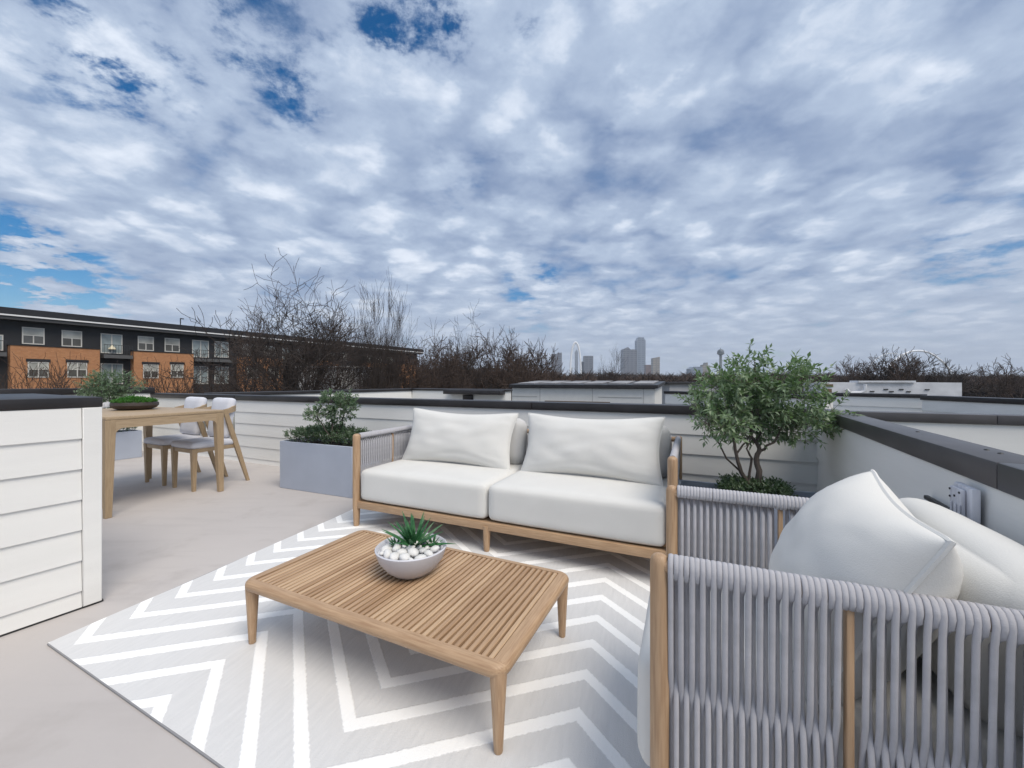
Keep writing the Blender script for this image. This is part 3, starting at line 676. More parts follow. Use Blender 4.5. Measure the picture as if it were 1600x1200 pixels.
    q = link(bpy.data.objects.new('pile', me), o)
    # bound dark edge
    bd = MB()
    c4 = [L0, L0 + ub*LB, L0 + ub*LB + ua*LA, L0 + ua*LA, L0]
    bd.tube([(p.x, p.y, .005) for p in c4[:2]], .0042, 6); bd.tube([(p.x, p.y, .005) for p in c4[1:3]], .0042, 6); bd.tube([(p.x, p.y, .005) for p in c4[2:4]], .0042, 6); bd.tube([(p.x, p.y, .005) for p in c4[3:5]], .0042, 6)
    bd.build('binding', mat('rug_binding', (.25, .25, .26), .9), o)
rug()
RUGZ = .0095

# ------------------------------------------------------------------ coffee table
def coffee_table():
    M = frame((-.041, 1.286), (-(-1.149), -.545), RUGZ)
    o = thing('coffee_table', 'low slatted teak coffee table standing on the zigzag rug', 'coffee table', M)
    X0, X1, Y0, Y1 = -1.30, .03, -.03, .69; zt = .292; hgt = .046; r = .055
    def rr(x0, x1, y0, y1, r, n=8):
        pts = []
        for cx, cy, a0 in ((x1 - r, y0 + r, -90), (x1 - r, y1 - r, 0), (x0 + r, y1 - r, 90), (x0 + r, y0 + r, 180)):
            for i in range(n + 1): a_ = R(a0 + 90*i/n); pts.append((cx + r*math.cos(a_), cy + r*math.sin(a_)))
        return pts
    prof = []                       # inset, height
    for i in range(9):
        a_ = R(-90 + 180*i/8); prof.append((.020*(1 - math.cos(a_)), zt - hgt/2 + math.sin(a_)*hgt/2))
    rings = [[(x, y, z) for x, y in rr(X0 + ins, X1 - ins, Y0 + ins, Y1 - ins, r - ins*.5)] for ins, z in prof]
    inn = [(x, y) for x, y in rr(X0 + .052, X1 - .052, Y0 + .038, Y1 - .038, .004)]
    rings.append([(x, y, zt) for x, y in inn]); rings.append([(x, y, zt - hgt) for x, y in inn])
    rings.append(rings[0])
    n = len(rings[0]); mb = MB(M); vs = [p for rg in rings for p in rg]
    fs = [(i*n + k, i*n + (k+1) % n, (i+1)*n + (k+1) % n, (i+1)*n + k) for i in range(len(rings) - 1) for k in range(n)]
    mb.add(vs, fs); fr_ = mb.build('frame', WX, o); fr_.data.materials.append(WY)
    for p in fr_.data.polygons:
        if (p.center.x < X0 + .054 or p.center.x > X1 - .054) and Y0 + .036 < p.center.y < Y1 - .036: p.material_index = 1
    ns = 45; x0 = X0 + .054; x1 = X1 - .054; pit = (x1 - x0)/ns
    sm = MB(); sm.bbox(-pit*.335, pit*.335, Y0 + .036, Y1 - .036, -.042, 0, .003, 1)
    tones = [WY, wood('oak_slat_light', (22, 1.2, 22), (.55, .385, .24), (.42, .275, .16)), wood('oak_slat_dark', (22, 1.2, 22), (.40, .255, .145), (.28, .165, .09))]
    mes = []
    for i, tn in enumerate(tones):
        me = bpy.data.meshes.new('slat'); me.from_pydata([tuple(v) for v in sm.v], [], sm.f); me.materials.append(tn); mes.append(me)
    for i in range(ns):
        inst(random.choice(mes[:2] + mes), 'slat', o, (x0 + pit*(i + .5), 0, zt - .0015 - random.random()*.0012))
    for y in (.2, .46):
        b = MB(M); b.box(X0 + .06, X1 - .06, y - .02, y + .02, zt - .062, zt - .045); b.build('crossbar', WX, o, smooth=False)
    for x in (X0 + .036, X1 - .036):
        for y in (Y0 + .036, Y1 - .036):
            b = MB(M); b.tube([(x, y, 0), (x, y, .004), (x, y, .05), (x, y, .14), (x, y, zt - .03), (x, y, zt - .012)], [.013, .015, .0175, .022, .029, .026], 16); b.build('leg', WZ, o)
    return o
coffee_table()

# ------------------------------------------------------------------ cushions
def cushion_mesh(mb, sx, sy, sz, r=.05, puff=(.0, .0, .02), n=14, T=None, seed=0):
    bm = bmesh.new(); bmesh.ops.create_cube(bm, size=2)
    bmesh.ops.subdivide_edges(bm, edges=bm.edges[:], cuts=n, use_grid_fill=True)
    hx, hy, hz = sx/2, sy/2, sz/2; r = min(r, hx, hy, hz)
    for v in bm.verts:
        u = v.co.copy()
        def warp(t): return math.copysign(1 - (1 - abs(t))**1.6, t)
        u = Vector((warp(u.x), warp(u.y), warp(u.z)))
        p = Vector((u.x*hx, u.y*hy, u.z*hz)); q = Vector((max(-hx + r, min(hx - r, p.x)), max(-hy + r, min(hy - r, p.y)), max(-hz + r, min(hz - r, p.z))))
        d = p - q
        if d.length > 1e-6: p = q + d.normalized()*r
        f = lambda a, b_: max(0, (1 - a*a))**.7*max(0, (1 - b_*b_))**.7
        p.x += math.copysign(puff[0], u.x)*f(u.y, u.z)*abs(u.x)**2; p.y += math.copysign(puff[1], u.y)*f(u.x, u.z)*abs(u.y)**2; p.z += math.copysign(puff[2], u.z)*f(u.x, u.y)*abs(u.z)**2
        nn = mnoise.noise(p*4.5 + Vector((seed*7.1, 0, 0)))*.004 + mnoise.noise(p*13 + Vector((seed*3.3, 2, 0)))*.0014
        v.co = p + p.normalized()*nn
    return mb.bm(bm, T)
def pillow_meshes(mb, pip, sx, sy, th, T, seed=0, pinch=.07, pinchy=.17, n=40, wr=.015):
    def P(u, v, s):
        x = sx/2*u*(1 - pinch*(1 - v*v)**1.3); y = sy/2*v*(1 - pinchy*(1 - u*u)**1.3)
        e = max(0, (1 - abs(u)**2.4))*max(0, (1 - abs(v)**2.4))
        z = s*th/2*e**.48
        cor = (abs(u)*abs(v))**1.5
        z += e**.55*(mnoise.noise(Vector((u*3.0 + seed*5, v*3.0, s*2)))*wr + cor*1.6*wr*mnoise.noise(Vector((u*9 + v*5 + seed, v*7 - u*4, s*3))))
        z -= s*.5*wr*math.exp(-((v + .78 - .1*math.sin(u*4 + seed))/.09)**2)*e**.3
        return (x, y, z)
    for s in (1, -1):
        vs = []; fs = []
        w1 = lambda t: math.sin(t*math.pi/2)
        for i in range(n + 1):
            for j in range(n + 1): vs.append(P(w1(i/n*2 - 1), w1(j/n*2 - 1), s))
        for i in range(n):
            for j in range(n):
                q = i*(n + 1) + j; f = (q, q + n + 1, q + n + 2, q + 1); fs.append(f if s > 0 else f[::-1])
        mb.add(vs, fs, T)
    edge = []
    m = 24
    for k in range(4*m):
        sd, t = divmod(k, m); t = t/m*2 - 1
        u, v = ((t, -1), (1, t), (-t, 1), (-1, -t))[sd]; edge.append(P(u, v, 1)[:2] + (0,))
    edge.append(edge[0])
    pip.tube(edge, .0060, 6, cap=False, T=T)
def throw_pillow(label, M, sx, sy, th, seed, m=None, group=None, wr=.013, pinch=.07, pinchy=.15):
    o = thing('throw_pillow', label, 'pillow', M, group)
    mb = MB(M); pp = MB(M); pillow_meshes(mb, pp, sx, sy, th, None, seed, wr=wr, pinch=pinch, pinchy=pinchy)
    b = mb.build('cover', m or FAB, o, angle=80); pp.build('piping', m or FAB, b); return o

# ------------------------------------------------------------------ rope seats
def rope_mesh(kind, zt, zb, rail=(.019, .026), th=.0034, wdt=.0060, off=.010, mid=.5):
    """one flat rope of the arm weave in the plane (y = outward, z); thickness along x"""
    ry, rz = rail; pts = []
    zm = zb + (zt - zb)*mid; lo = zb
    if kind == 'a':      # outer above, inner below
        for a_ in range(-20, 181, 25): pts.append((0, -math.cos(R(a_))*-ry*-1, zt + math.sin(R(a_))*rz))
        pts = [(0, -ry*math.cos(R(a_)), zt + rz*math.sin(R(a_))) for a_ in range(-30, 181, 30)]
        pts += [(0, off + .004, zt - rz*1.5), (0, off, zt - (zt - zm)*.6), (0, off*.8, zm + .035), (0, 0, zm - .005), (0, -off*.8, zm - .05), (0, -off, lo + .03)]
        pts += [(0, -ry*.8*math.cos(R(a_)), lo - rz*.7*math.sin(R(a_))) for a_ in range(0, 211, 35)]
    elif kind == 'w':    # a short turn round the rail where the upright stands
        pts = [(0, -ry*math.cos(R(a_)), zt + rz*math.sin(R(a_))) for a_ in range(-45, 226, 30)]
    else:                # curls under the rail to the inside, comes out again below
        pts = [(0, -ry*math.cos(R(a_)), zt + rz*math.sin(R(a_))) for a_ in range(-30, 181, 30)]
        pts += [(0, ry*.75, zt - rz*.75), (0, 0.002, zt - rz*1.12), (0, -off, zt - rz*1.8), (0, -off, zt - (zt - zm)*.6), (0, -off*.7, zm + .035), (0, 0, zm - .005), (0, off*.8, zm - .05), (0, off, lo + .03)]
        pts += [(0, ry*.8*math.cos(R(a_)), lo - rz*.7*math.sin(R(a_))) for a_ in range(0, 211, 35)]
    mb = MB(); mb.tube(pts, wdt, 8, flat=th/wdt, up=(1, 0, 0))
    me = bpy.data.meshes.new('rope'); me.from_pydata([tuple(v) for v in mb.v], [], mb.f); me.materials.append(ROPE)
    for p in me.polygons: p.use_smooth = True
    return me
def rope_seat(name, label, cat, M, Wd, Dp, za, nseat, seat_z=(.21, .465), back_top=.86, pitch=.0108, back_y=None, post=.05, mats=(WX, WY, WZ)):
    """seat with rope-woven arms: x = width, y = depth towards the back"""
    wx, wy, wz = mats
    o = thing(name, label, cat, M)
    hp = post/2; legz = 0
    xs = (0, Wd)
    for x in xs:
        for y in (0, Dp):
            b = MB(M); b.tube([(x, y, 0), (x, y, .01), (x, y, .16), (x, y, za - .06), (x, y, za - .02), (x, y, za - .011), (x, y, za - .004), (x, y, za - .001), (x, y, za)], [hp*.72, hp*.78, hp, hp, hp, hp*.9, hp*.68, hp*.4, hp*.1], 14, flat=1.15, up=(1, 0, 0)); b.build('post', wz, o)
    if Wd > 1.5:
        for y in (.0, Dp):
            b = MB(M); b.tube([(Wd/2, y, 0), (Wd/2, y, .01), (Wd/2, y, seat_z[0] - .03)], [.019, .021, .028], 12); b.build('leg', wz, o)
    zr0, zr1 = seat_z[0] - .062, seat_z[0] - .004
    for y in (0, Dp):
        b = MB(M); b.bbox(hp*.6, Wd - hp*.6, y - .019, y + .019, zr0, zr1, .008); b.build('seat_rail', wx, o)
    for x in xs:
        b = MB(M); b.bbox(x - .017, x + .017, hp*.6, Dp - hp*.6, zr0, zr1, .008); b.build('side_rail', wy, o)
    b = MB(M); b.box(.02, Wd - .02, .022, Dp - .022, zr1 - .015, zr1 - .002); b.build('seat_board', wx, o, smooth=False)
    # arm rails, upright, ropes
    ztc = za - .026
    ra, rb = rope_mesh('a', ztc, zr0 + .035), rope_mesh('b', ztc, zr0 + .035)
    rw_ = rope_mesh('w', ztc, zr0 + .035)
    for x, sgn in ((0, -1), (Wd, 1)):
        b = MB(M); b.tube([(x, hp*.5, ztc), (x, Dp - hp*.5, ztc)], .017, 10, flat=1.0); b.build('arm_rail', wy, o)
        um = Dp*.45
        b = MB(M); b.bbox(x - .011, x + .011, um - .007, um + .007, zr1 + .002, ztc - .016, .004); b.build('upright', wz, o)
        n = int((Dp - post*1.04)/pitch); st = (Dp - post*1.04)/n
        for i in range(n):
            y = post*.52 + st*(i + .5)
            if abs(y - um) < .012:
                inst(rw_, 'rope', o, (x, y, 0), (0, 0, R(90 if sgn < 0 else -90))); continue
            q = inst(ra if i % 2 == 0 else rb, 'rope', o, (x, y, 0), (0, 0, R(90 if sgn < 0 else -90)))
            q.rotation_euler.z += R(random.gauss(0, 2.0)); q.rotation_euler.x += 0
    # back frame
    b = MB(M); b.tube([(hp*.5, Dp, za - .03), (Wd - hp*.5, Dp, za - .03)], .02, 10); b.build('back_rail', wx, o)
    rbk = ra
    nb_ = int(Wd/.045)
    for i in range(nb_):
        inst(ra if i % 2 else rb, 'rope', o, (post*.6 + (Wd - 1.2*post)*(i + .5)/nb_, Dp, 0), (0, 0, R(180)))
    # cushions
    zs0, zs1 = seat_z; cw = (Wd - post*1.1)/nseat
    by = back_y if back_y is not None else Dp - .2
    for i in range(nseat):
        cx = post*.55 + cw*(i + .5)
        b = MB(M); cushion_mesh(b, cw - .008, Dp - .05, zs1 - zs0, .045, (.004, .006, .012), T=Matrix.Translation((cx, (Dp - .05)/2 - (.012 if nseat > 1 else .055), (zs0 + zs1)/2)), seed=i + Wd); b.build('seat_cushion', FAB, o, angle=80)
        T = Matrix.Translation((cx, by, zs1 - .01)) @ Matrix.Rotation(R(-10), 4, 'X') @ Matrix.Translation((0, 0, (back_top - zs1)/2 + .005))
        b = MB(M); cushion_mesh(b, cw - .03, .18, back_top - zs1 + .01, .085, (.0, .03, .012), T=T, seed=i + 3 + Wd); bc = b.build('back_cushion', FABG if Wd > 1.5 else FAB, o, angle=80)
    return o
MS = frame((-1.28, 3.32), (.911, -.411), RUGZ)
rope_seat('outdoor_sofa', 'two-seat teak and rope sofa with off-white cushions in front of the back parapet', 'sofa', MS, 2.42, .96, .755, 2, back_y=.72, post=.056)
def leaning(M, x, y, z, tilt, yaw=0.0, roll=0.0):
    """pillow frame: its face looks to -y and up"""
    return M @ Matrix.Translation((x, y, z)) @ Matrix.Rotation(R(yaw), 4, 'Z') @ Matrix.Rotation(R(90 - tilt), 4, 'X') @ Matrix.Rotation(R(roll), 4, 'Z')
PG = 'lumbar pillows on the sofa'
throw_pillow('long off-white lumbar pillow on the left seat of the sofa', leaning(MS, .63, .555, .685, 20, 2, -1.0), 1.07, .50, .21, 1, FAB, PG, .013)
throw_pillow('long off-white lumbar pillow on the right seat of the sofa', leaning(MS, 1.80, .555, .685, 20, -2, .5), 1.08, .50, .22, 2, FAB, PG, .013)

CHF = Vector((.613, 1.546)); CHN = Vector((.343, .937))
MC = frame(CHF, CHN - CHF, RUGZ)
ch = rope_seat('armchair', 'teak armchair with grey rope arms and white cushions in the right foreground', 'armchair', MC, (CHF - CHN).length, .78, .79, 1, seat_z=(.235, .525), back_top=.845, back_y=.62, post=.037)
throw_pillow('plump square off-white pillow on the armchair', leaning(MC, .415, .42, .715, 26, -4, -4), .50, .45, .28, 5, wr=.007, pinch=.05, pinchy=.10)

# ------------------------------------------------------------------ dining set
def dining_table():
    M = frame((-3.18, 4.37), (1.21, -.53)); o = thing('dining_table', 'pale oak dining table behind the half wall', 'dining table', M)
    x0, x1, y0, y1 = -1.42, .035, -.94, .035; zt = .885
    b = MB(M); b.bbox(x0, x1, y0, y1, zt - .03, zt, .006); b.build('tabletop', DX, o)
    lw_ = .072
    def arch(a0, a1, zt0):      # apron with rounded inner corners, in (along, z)
        r = .055; zb = zt0 - .075; pts = [(a0, zt0), (a0, zb - r)]
        for i in range(7): t = R(180 - 90*i/6); pts.append((a0 + r + r*math.cos(t), zb - r + r*math.sin(t)))
        for i in range(7): t = R(90 - 90*i/6); pts.append((a1 - r + r*math.cos(t), zb - r + r*math.sin(t)))
        pts.append((a1, zb - r)); pts.append((a1, zt0)); return pts
    for y in (y0 + .004, y1 - .034):
        b = MB(M); b.prism(arch(x0 + lw_, x1 - lw_, zt - .031), y, y + .03, 'y'); b.build('apron', DX, o, smooth=False)
    for x in (x0 + .004, x1 - .034):
        b = MB(M); b.prism(arch(y0 + lw_, y1 - lw_, zt - .031), x, x + .03, 'x'); b.build('apron', DY, o, smooth=False)
    for x, sx in ((x0, 1), (x1, -1)):
        for y, sy in ((y0, 1), (y1, -1)):
            def q(s, z): return [(x, y, z), (x + sx*s, y, z), (x + sx*s, y + sy*s, z), (x, y + sy*s, z)]
            vs = q(.046, 0) + q(lw_, zt - .15) + q(lw_, zt - .031)
            b = MB(M); fs = [(0, 1, 2, 3), (8, 9, 10, 11)] + [(l*4 + k, l*4 + (k+1) % 4, l*4 + 4 + (k+1) % 4, l*4 + 4 + k) for l in (0, 1) for k in range(4)]; b.add(vs, fs); g_ = b.build('leg', DZ, o, smooth=False)
            bm = bmesh.new(); bm.from_mesh(g_.data); bmesh.ops.recalc_face_normals(bm, faces=bm.faces[:]); bmesh.ops.bevel(bm, geom=bm.edges[:], offset=.003, segments=1, affect='EDGES'); bm.to_mesh(g_.data); bm.free()
    return o, M
dt, MD = dining_table()
def dining_chair(label, M):
    o = thing('dining_chair', label, 'dining chair', M, 'oak dining chairs at the dining table')
    for s in (-1, 1):
        b = MB(M); vs = []
        for z, h in ((0, .015), (.36, .023), (.46, .026)):
            vs += [(s*.19 - h, -h, z), (s*.19 + h, -h, z), (s*.19 + h, h, z), (s*.19 - h, h, z)]
        b.add(vs, [(3, 2, 1, 0), (8, 9, 10, 11)] + [(l*4 + k, l*4 + (k+1) % 4, l*4 + 4 + (k+1) % 4, l*4 + 4 + k) for l in (0, 1) for k in range(4)]); b.build('leg', DZ, o, smooth=False)
        b = MB(M); vs = []
        for y, z, h in ((.56, 0, .016), (.44, .40, .026), (.30, .86, .024)):
            vs += [(s*.215 - .014, y - h, z), (s*.215 + .014, y - h, z), (s*.215 + .014, y + h, z), (s*.215 - .014, y + h, z)]
        b.add(vs, [(3, 2, 1, 0), (8, 9, 10, 11)] + [(l*4 + k, l*4 + (k+1) % 4, l*4 + 4 + (k+1) % 4, l*4 + 4 + k) for l in (0, 1) for k in range(4)]); b.build('leg', DZ, o, smooth=False)
        b = MB(M); b.bbox(s*.195 - .012, s*.195 + .012, .02, .44, .415, .458, .004); b.build('seat_rail', DY, o)
    b = MB(M); b.bbox(-.18, .18, -.018, .01, .415, .458, .004); b.build('seat_rail', DX, o)
    b = MB(M); cushion_mesh(b, .44, .47, .07, .03, (0, 0, .012), n=8, T=Matrix.Translation((0, .205, .492)), seed=4); b.build('seat_pad', PAD, o, angle=80)
    # curved top rail
    path = []
    for i in range(19):
        a_ = R(180*i/18); x = -.215*math.cos(a_); y = .29 + .20*math.sin(a_)**.7; path.append((x, y, .845 + .055*math.sin(a_)))
    b = MB(M); vs = []; n = len(path)
    for i, p in enumerate(path):
        hz_ = .026 + .016*math.sin(math.pi*i/(n - 1)); t = Vector(path[min(i+1, n-1)]) - Vector(path[max(i-1, 0)]); nn = Vector((t.y, -t.x, 0)).normalized()*.011; pv = Vector(p)
        vs += [pv + nn + Vector((0, 0, -hz_)), pv + nn + Vector((0, 0, hz_)), pv - nn + Vector((0, 0, hz_)), pv - nn + Vector((0, 0, -hz_))]
    fs = [(i*4 + k, i*4 + (k+1) % 4, i*4 + 4 + (k+1) % 4, i*4 + 4 + k) for i in range(n - 1) for k in range(4)] + [(0, 1, 2, 3), tuple((n-1)*4 + k for k in (3, 2, 1, 0))]
    b.add(vs, fs); b.build('back_rail', DX, o)
    b = MB(M); vs = []
    for i in range(3, 16):
        p = path[i]; vs += [(p[0]*.96, p[1] - .004, p[2] - .02), (p[0]*.90, min(p[1] - .0, .46), .53)]
    b.add(vs, [(2*i, 2*i + 1, 2*i + 3, 2*i + 2) for i in range(12)]); bp_ = b.build('back_shell', mat('olive_grey_webbing', (.34, .34, .30), .9, bump=.3, bscale=200), o)
    md = bp_.modifiers.new('th', 'SOLIDIFY'); md.thickness = .006
    T = Matrix.Translation((0, .385, .765)) @ Matrix.Rotation(R(-9), 4, 'X')
    b = MB(M); cushion_mesh(b, .375, .085, .47, .04, (0, .012, .0), n=8, T=T, seed=9); b.build('back_pad', PAD, o, angle=80)
    return o
fB = Vector((-3.62, 4.45)); rdir = Vector((.904, -.427))
c1_ = dining_chair('pale oak dining chair at the near right corner of the dining table', frame(fB, rdir))
fA = fB + Vector((-.53, .245))
c2_ = copy_tree(c1_, label='pale oak dining chair between the corner chair and the left planter'); c2_.matrix_world = frame(fA, rdir)
fC = Vector((-4.02, 3.86))
c3_ = copy_tree(c1_, label='pale oak dining chair half hidden behind the half wall, tucked under the table'); c3_.matrix_world = frame(fC, -rdir)

# ------------------------------------------------------------------ plants
def leaf_sprigs(mb, twigs, nleaf, ll, lw, rng, fold=.25, ang=50, jit=.3):
    """leaves set alternately along short twigs"""
    for p, d, tl in twigs:
        d = d.normalized(); a = d.orthogonal().normalized(); a.rotate(Matrix.Rotation(rng.uniform(0, 6.28), 3, d))
        for i in range(nleaf):
            f = (i + .5)/nleaf; q = p + d*(tl*f); b = a.copy(); b.rotate(Matrix.Rotation(i*2.4 + rng.gauss(0, .3), 3, d))
            ld = (d*math.cos(R(ang)) + b*math.sin(R(ang)) + Vector((rng.gauss(0, jit), rng.gauss(0, jit), rng.gauss(0, jit)))).normalized()
            if i == nleaf - 1: ld = (d + ld*.4).normalized()
            s = ld.cross(Vector((rng.gauss(0, .4), rng.gauss(0, .4), 1))); 
            if s.length < .05: s = ld.orthogonal()
            s.normalize(); u = s.cross(ld); L_ = ll*rng.uniform(.7, 1.2); W_ = lw*rng.uniform(.8, 1.2)
            mb.add([q, q + ld*L_*.45 + s*W_ + u*W_*fold, q + ld*L_ - u*L_*.08, q + ld*L_*.45 - s*W_ + u*W_*fold], [(0, 1, 2), (0, 2, 3)])
def lobe_twigs(lobes, n, tl, rng, shell=.45, out=1.0, upw=.35):
    tw = []; wts = [l[3]**2 for l in lobes]
    for i in range(n):
        l = rng.choices(lobes, wts)[0]; c = Vector(l[:3]); r = l[3]
        v = Vector((rng.gauss(0, 1), rng.gauss(0, 1), rng.gauss(0, 1))).normalized(); rr_ = r*(shell + (1 - shell)*rng.random()**.6)
        sq = l[4] if len(l) > 4 else 1.0
        p = c + Vector((v.x*rr_, v.y*rr_, v.z*rr_*sq)); tw.append((p, v*out + Vector((0, 0, upw)) + Vector((rng.gauss(0, .3), rng.gauss(0, .3), rng.gauss(0, .3))), tl*rng.uniform(.7, 1.3)))
    return tw
LF1 = leafmat('tree_leaf', (.13, .20, .105), (.27, .34, .22), 14); LF2 = leafmat('shrub_leaf', (.105, .165, .095), (.215, .28, .185), 16); LF3 = leafmat('ground_cover_leaf', (.07, .115, .065), (.13, .18, .105), 18); LF4 = leafmat('moss_leaf', (.05, .16, .025), (.10, .26, .05), 30); LF5 = leafmat('aloe_leaf', (.03, .13, .05), (.08, .24, .09), 60)

def planter(label, M, Lx, Ly, h):
    o = thing('planter_box', label, 'planter', M, 'blue-grey planter boxes')
    t = .02
    b = MB(M)
    b.bbox(0, Lx, 0, t, 0, h, .004, 1); b.bbox(0, Lx, Ly - t, Ly, 0, h, .004, 1); b.bbox(0, t, t + .0005, Ly - t - .0005, 0, h - .0008, .003, 1); b.bbox(Lx - t, Lx, t + .0005, Ly - t - .0005, 0, h - .0008, .003, 1); b.build('box', PLANT_GREY, o)
    b = MB(M); nx, ny = 16, 8; vs = [(t + (Lx - 2*t)*i/nx, t + (Ly - 2*t)*j/ny, h - .045 + .012*mnoise.noise(Vector((i*.9, j*.9, 3)))) for i in range(nx + 1) for j in range(ny + 1)]
    b.add(vs, [(i*(ny+1) + j, (i+1)*(ny+1) + j, (i+1)*(ny+1) + j + 1, i*(ny+1) + j + 1) for i in range(nx) for j in range(ny)]); b.build('soil', SOIL, o)
    return o
def ground_cover(label, M, x0, x1, y0, y1, z, hgt, n, seed, ll=.022, lw=.007):
    rng = random.Random(seed); mb = MB(M); tw = []; st = MB(M)
    for i in range(n):
        x = rng.uniform(x0, x1); y = rng.uniform(y0, y1); u = (x - x0)/(x1 - x0)*2 - 1; v = (y - y0)/(y1 - y0)*2 - 1
        top = hgt*(.55 + .45*(1 - max(abs(u), abs(v))**3))*(1 + .25*mnoise.noise(Vector((x*7, y*7, seed))))
        zz = z + top*rng.random()**.45
        tw.append((Vector((x, y, zz)), Vector((u*.7 + rng.gauss(0, .5), v*.7 + rng.gauss(0, .5), 1)), .04*rng.uniform(.7, 1.3)))
        if i % 12 == 0: st.tube([(x*.8 + .2*(x0+x1)/2, y, z - .03), (x, y, zz)], .002, 3, cap=False)
    o = thing('ground_cover_plant', label, 'plant', M); leaf_sprigs(mb, tw, 7, ll, lw, rng); st.build('stems', BARK, o); f_ = mb.build('leaves', LF3, o, smooth=False, kind='stuff'); return o

# middle planter
p0 = Vector((-2.61, 4.53)); p1 = Vector((-1.63, 4.11)); MP = frame(p0, p1 - p0)
planter('blue-grey planter box with two shrubs left of the sofa', MP, (p1 - p0).length, .42, .525)
ground_cover('low dark green ground cover filling the planter left of the sofa', MP, .04, 1.06, .03, .40, .50, .175, 1150, 3)
def shrub(label, M, lobes, stems, ntw, seed, leaf, ll, lw, tl=.07, nl=9, name='potted_shrub', cat='shrub', shell=.35, upw=.35):
    rng = random.Random(seed); o = thing(name, label, cat, M)
    st = MB(M)
    for pts, r0_, r1_ in stems:
        P = [Vector(p) for p in pts]; Q = []
        for i in range(len(P) - 1):
            for t in (0, .33, .66): q = P[i].lerp(P[i+1], t); Q.append(q + Vector((rng.gauss(0, .004), rng.gauss(0, .004), 0)))
        Q.append(P[-1]); n = len(Q)
        st.tube(Q, [r0_ + (r1_ - r0_)*i/(n - 1) for i in range(n)], 8)
    mb = MB(M); tw = lobe_twigs(lobes, ntw, tl, rng, shell, upw=upw)
    fine = MB(M)
    for p, d, t_ in tw: fine.tube([p - d.normalized()*t_*.6, p + d.normalized()*t_*.9], .0012, 3, cap=False)
    st.build('trunk', BARK, o); fine.build('twigs', BARK, o, kind='stuff'); leaf_sprigs(mb, tw, nl, ll, lw, rng); mb.build('leaves', leaf, o, smooth=False, kind='stuff'); return o
def pxl(M, px, py, dy=0.0, Yc=None):
    """point of the photo at depth Yc, as a place near the planter"""
    q = at(px, Yc); return tuple(M.inverted() @ Vector((q.x, q.y + dy, zof(py, Yc))))
Yc = 4.35
rngL = random.Random(9)
def lobes_at(M, lst, Yc, dj):
    return [(*pxl(M, px, py, rngL.uniform(-dj, dj), Yc), r*Yc/F, sq) for px, py, r, sq in lst]
lob = lobes_at(MP, [(521, 628, 17, .9), (541, 631, 15, .9), (508, 640, 14, .9), (530, 645, 20, .8), (497, 650, 13, .8), (490, 641, 8, .6), (520, 665, 9, .7), (547, 622, 10, .8), (550, 636, 8, .8), (511, 621, 9, .7)], Yc, .08)
b0 = pxl(MP, 522, 690, 0, Yc)
shrub('loose upright green shrub in the planter left of the sofa', MP, lob, [([b0, pxl(MP, 519, 665, 0, Yc), pxl(MP, 512, 630, .02, Yc)], .012, .004), ([b0, pxl(MP, 532, 660, .02, Yc), pxl(MP, 545, 628, 0, Yc)], .011, .004), ([b0, pxl(MP, 508, 670, -.02, Yc), pxl(MP, 494, 646, 0, Yc)], .008, .003)], 340, 5, LF2, .028, .009, tl=.045)

# left planter and bush
q0 = ground(222, 714); lv = Vector((.47, .883)); qs = q0 - lv*1.05
MQ = frame(qs, lv)
ML = frame(q0, -lv)  # x runs from the far end towards the camera, y points to the left wall? 
ML = Matrix.Translation((q0.x - lv.x*1.05, q0.y - lv.y*1.05, 0)) @ Matrix.Rotation(math.atan2(lv.y, lv.x), 4, 'Z')
planter('blue-grey planter box at the far left behind the dining table', ML, 1.05, .36, .42)
ground_cover('low ground cover in the far left planter under the round bush', ML, .05, 1.0, .04, .32, .39, .16, 420, 8)
Yc = 6.0
lob = lobes_at(ML, [(175, 604, 24, .8), (158, 608, 17, .9), (193, 606, 17, .9), (168, 592, 12, .8), (186, 592, 10, .8), (152, 616, 12, .8), (200, 613, 11, .8), (175, 618, 22, .7), (183, 630, 18, .8), (166, 632, 16, .8)], Yc, .12)
b0 = pxl(ML, 176, 676, 0, Yc)
shrub('dense round green bush in the far left planter', ML, lob, [([b0, pxl(ML, 174, 640, 0, Yc), pxl(ML, 170, 605, 0, Yc)], .014, .005), ([b0, pxl(ML, 182, 635, 0, Yc), pxl(ML, 190, 604, 0, Yc)], .012, .004)], 620, 6, LF2, .034, .009, tl=.08)

# right planter with the small multi-stem tree
tc_ = Vector((1.62, 2.74)); MT = frame(tc_ - DIR1*.46 - NRM1*.2, DIR1)
planter('blue-grey planter box in the corner behind the armchair', MT, .92, .40, .44)
ground_cover('low bushy ground cover at the foot of the potted tree', MT, .28, .68, .06, .35, .40, .115, 380, 12)
Yc = 2.74
lob = lobes_at(MT, [(1135, 625, 36, .8), (1178, 605, 40, .8), (1225, 618, 40, .8), (1180, 648, 50, .6), (1112, 648, 28, .7), (1238, 655, 38, .6), (1278, 660, 24, .7), (1178, 572, 17, 1.1), (1254, 592, 20, 1.0), (1088, 655, 20, .6), (1142, 592, 20, .9), (1285, 640, 18, .7), (1078, 630, 13, .9), (1301, 666, 13, .5), (1205, 588, 22, .8), (1160, 668, 22, .5), (1225, 672, 26, .5), (1120, 668, 16, .5), (1120, 606, 18, .8)], Yc, .17)
T_ = lambda px, py, dy=0: pxl(MT, px, py, dy, Yc)
b1 = T_(1182, 770); b2 = T_(1174, 770)
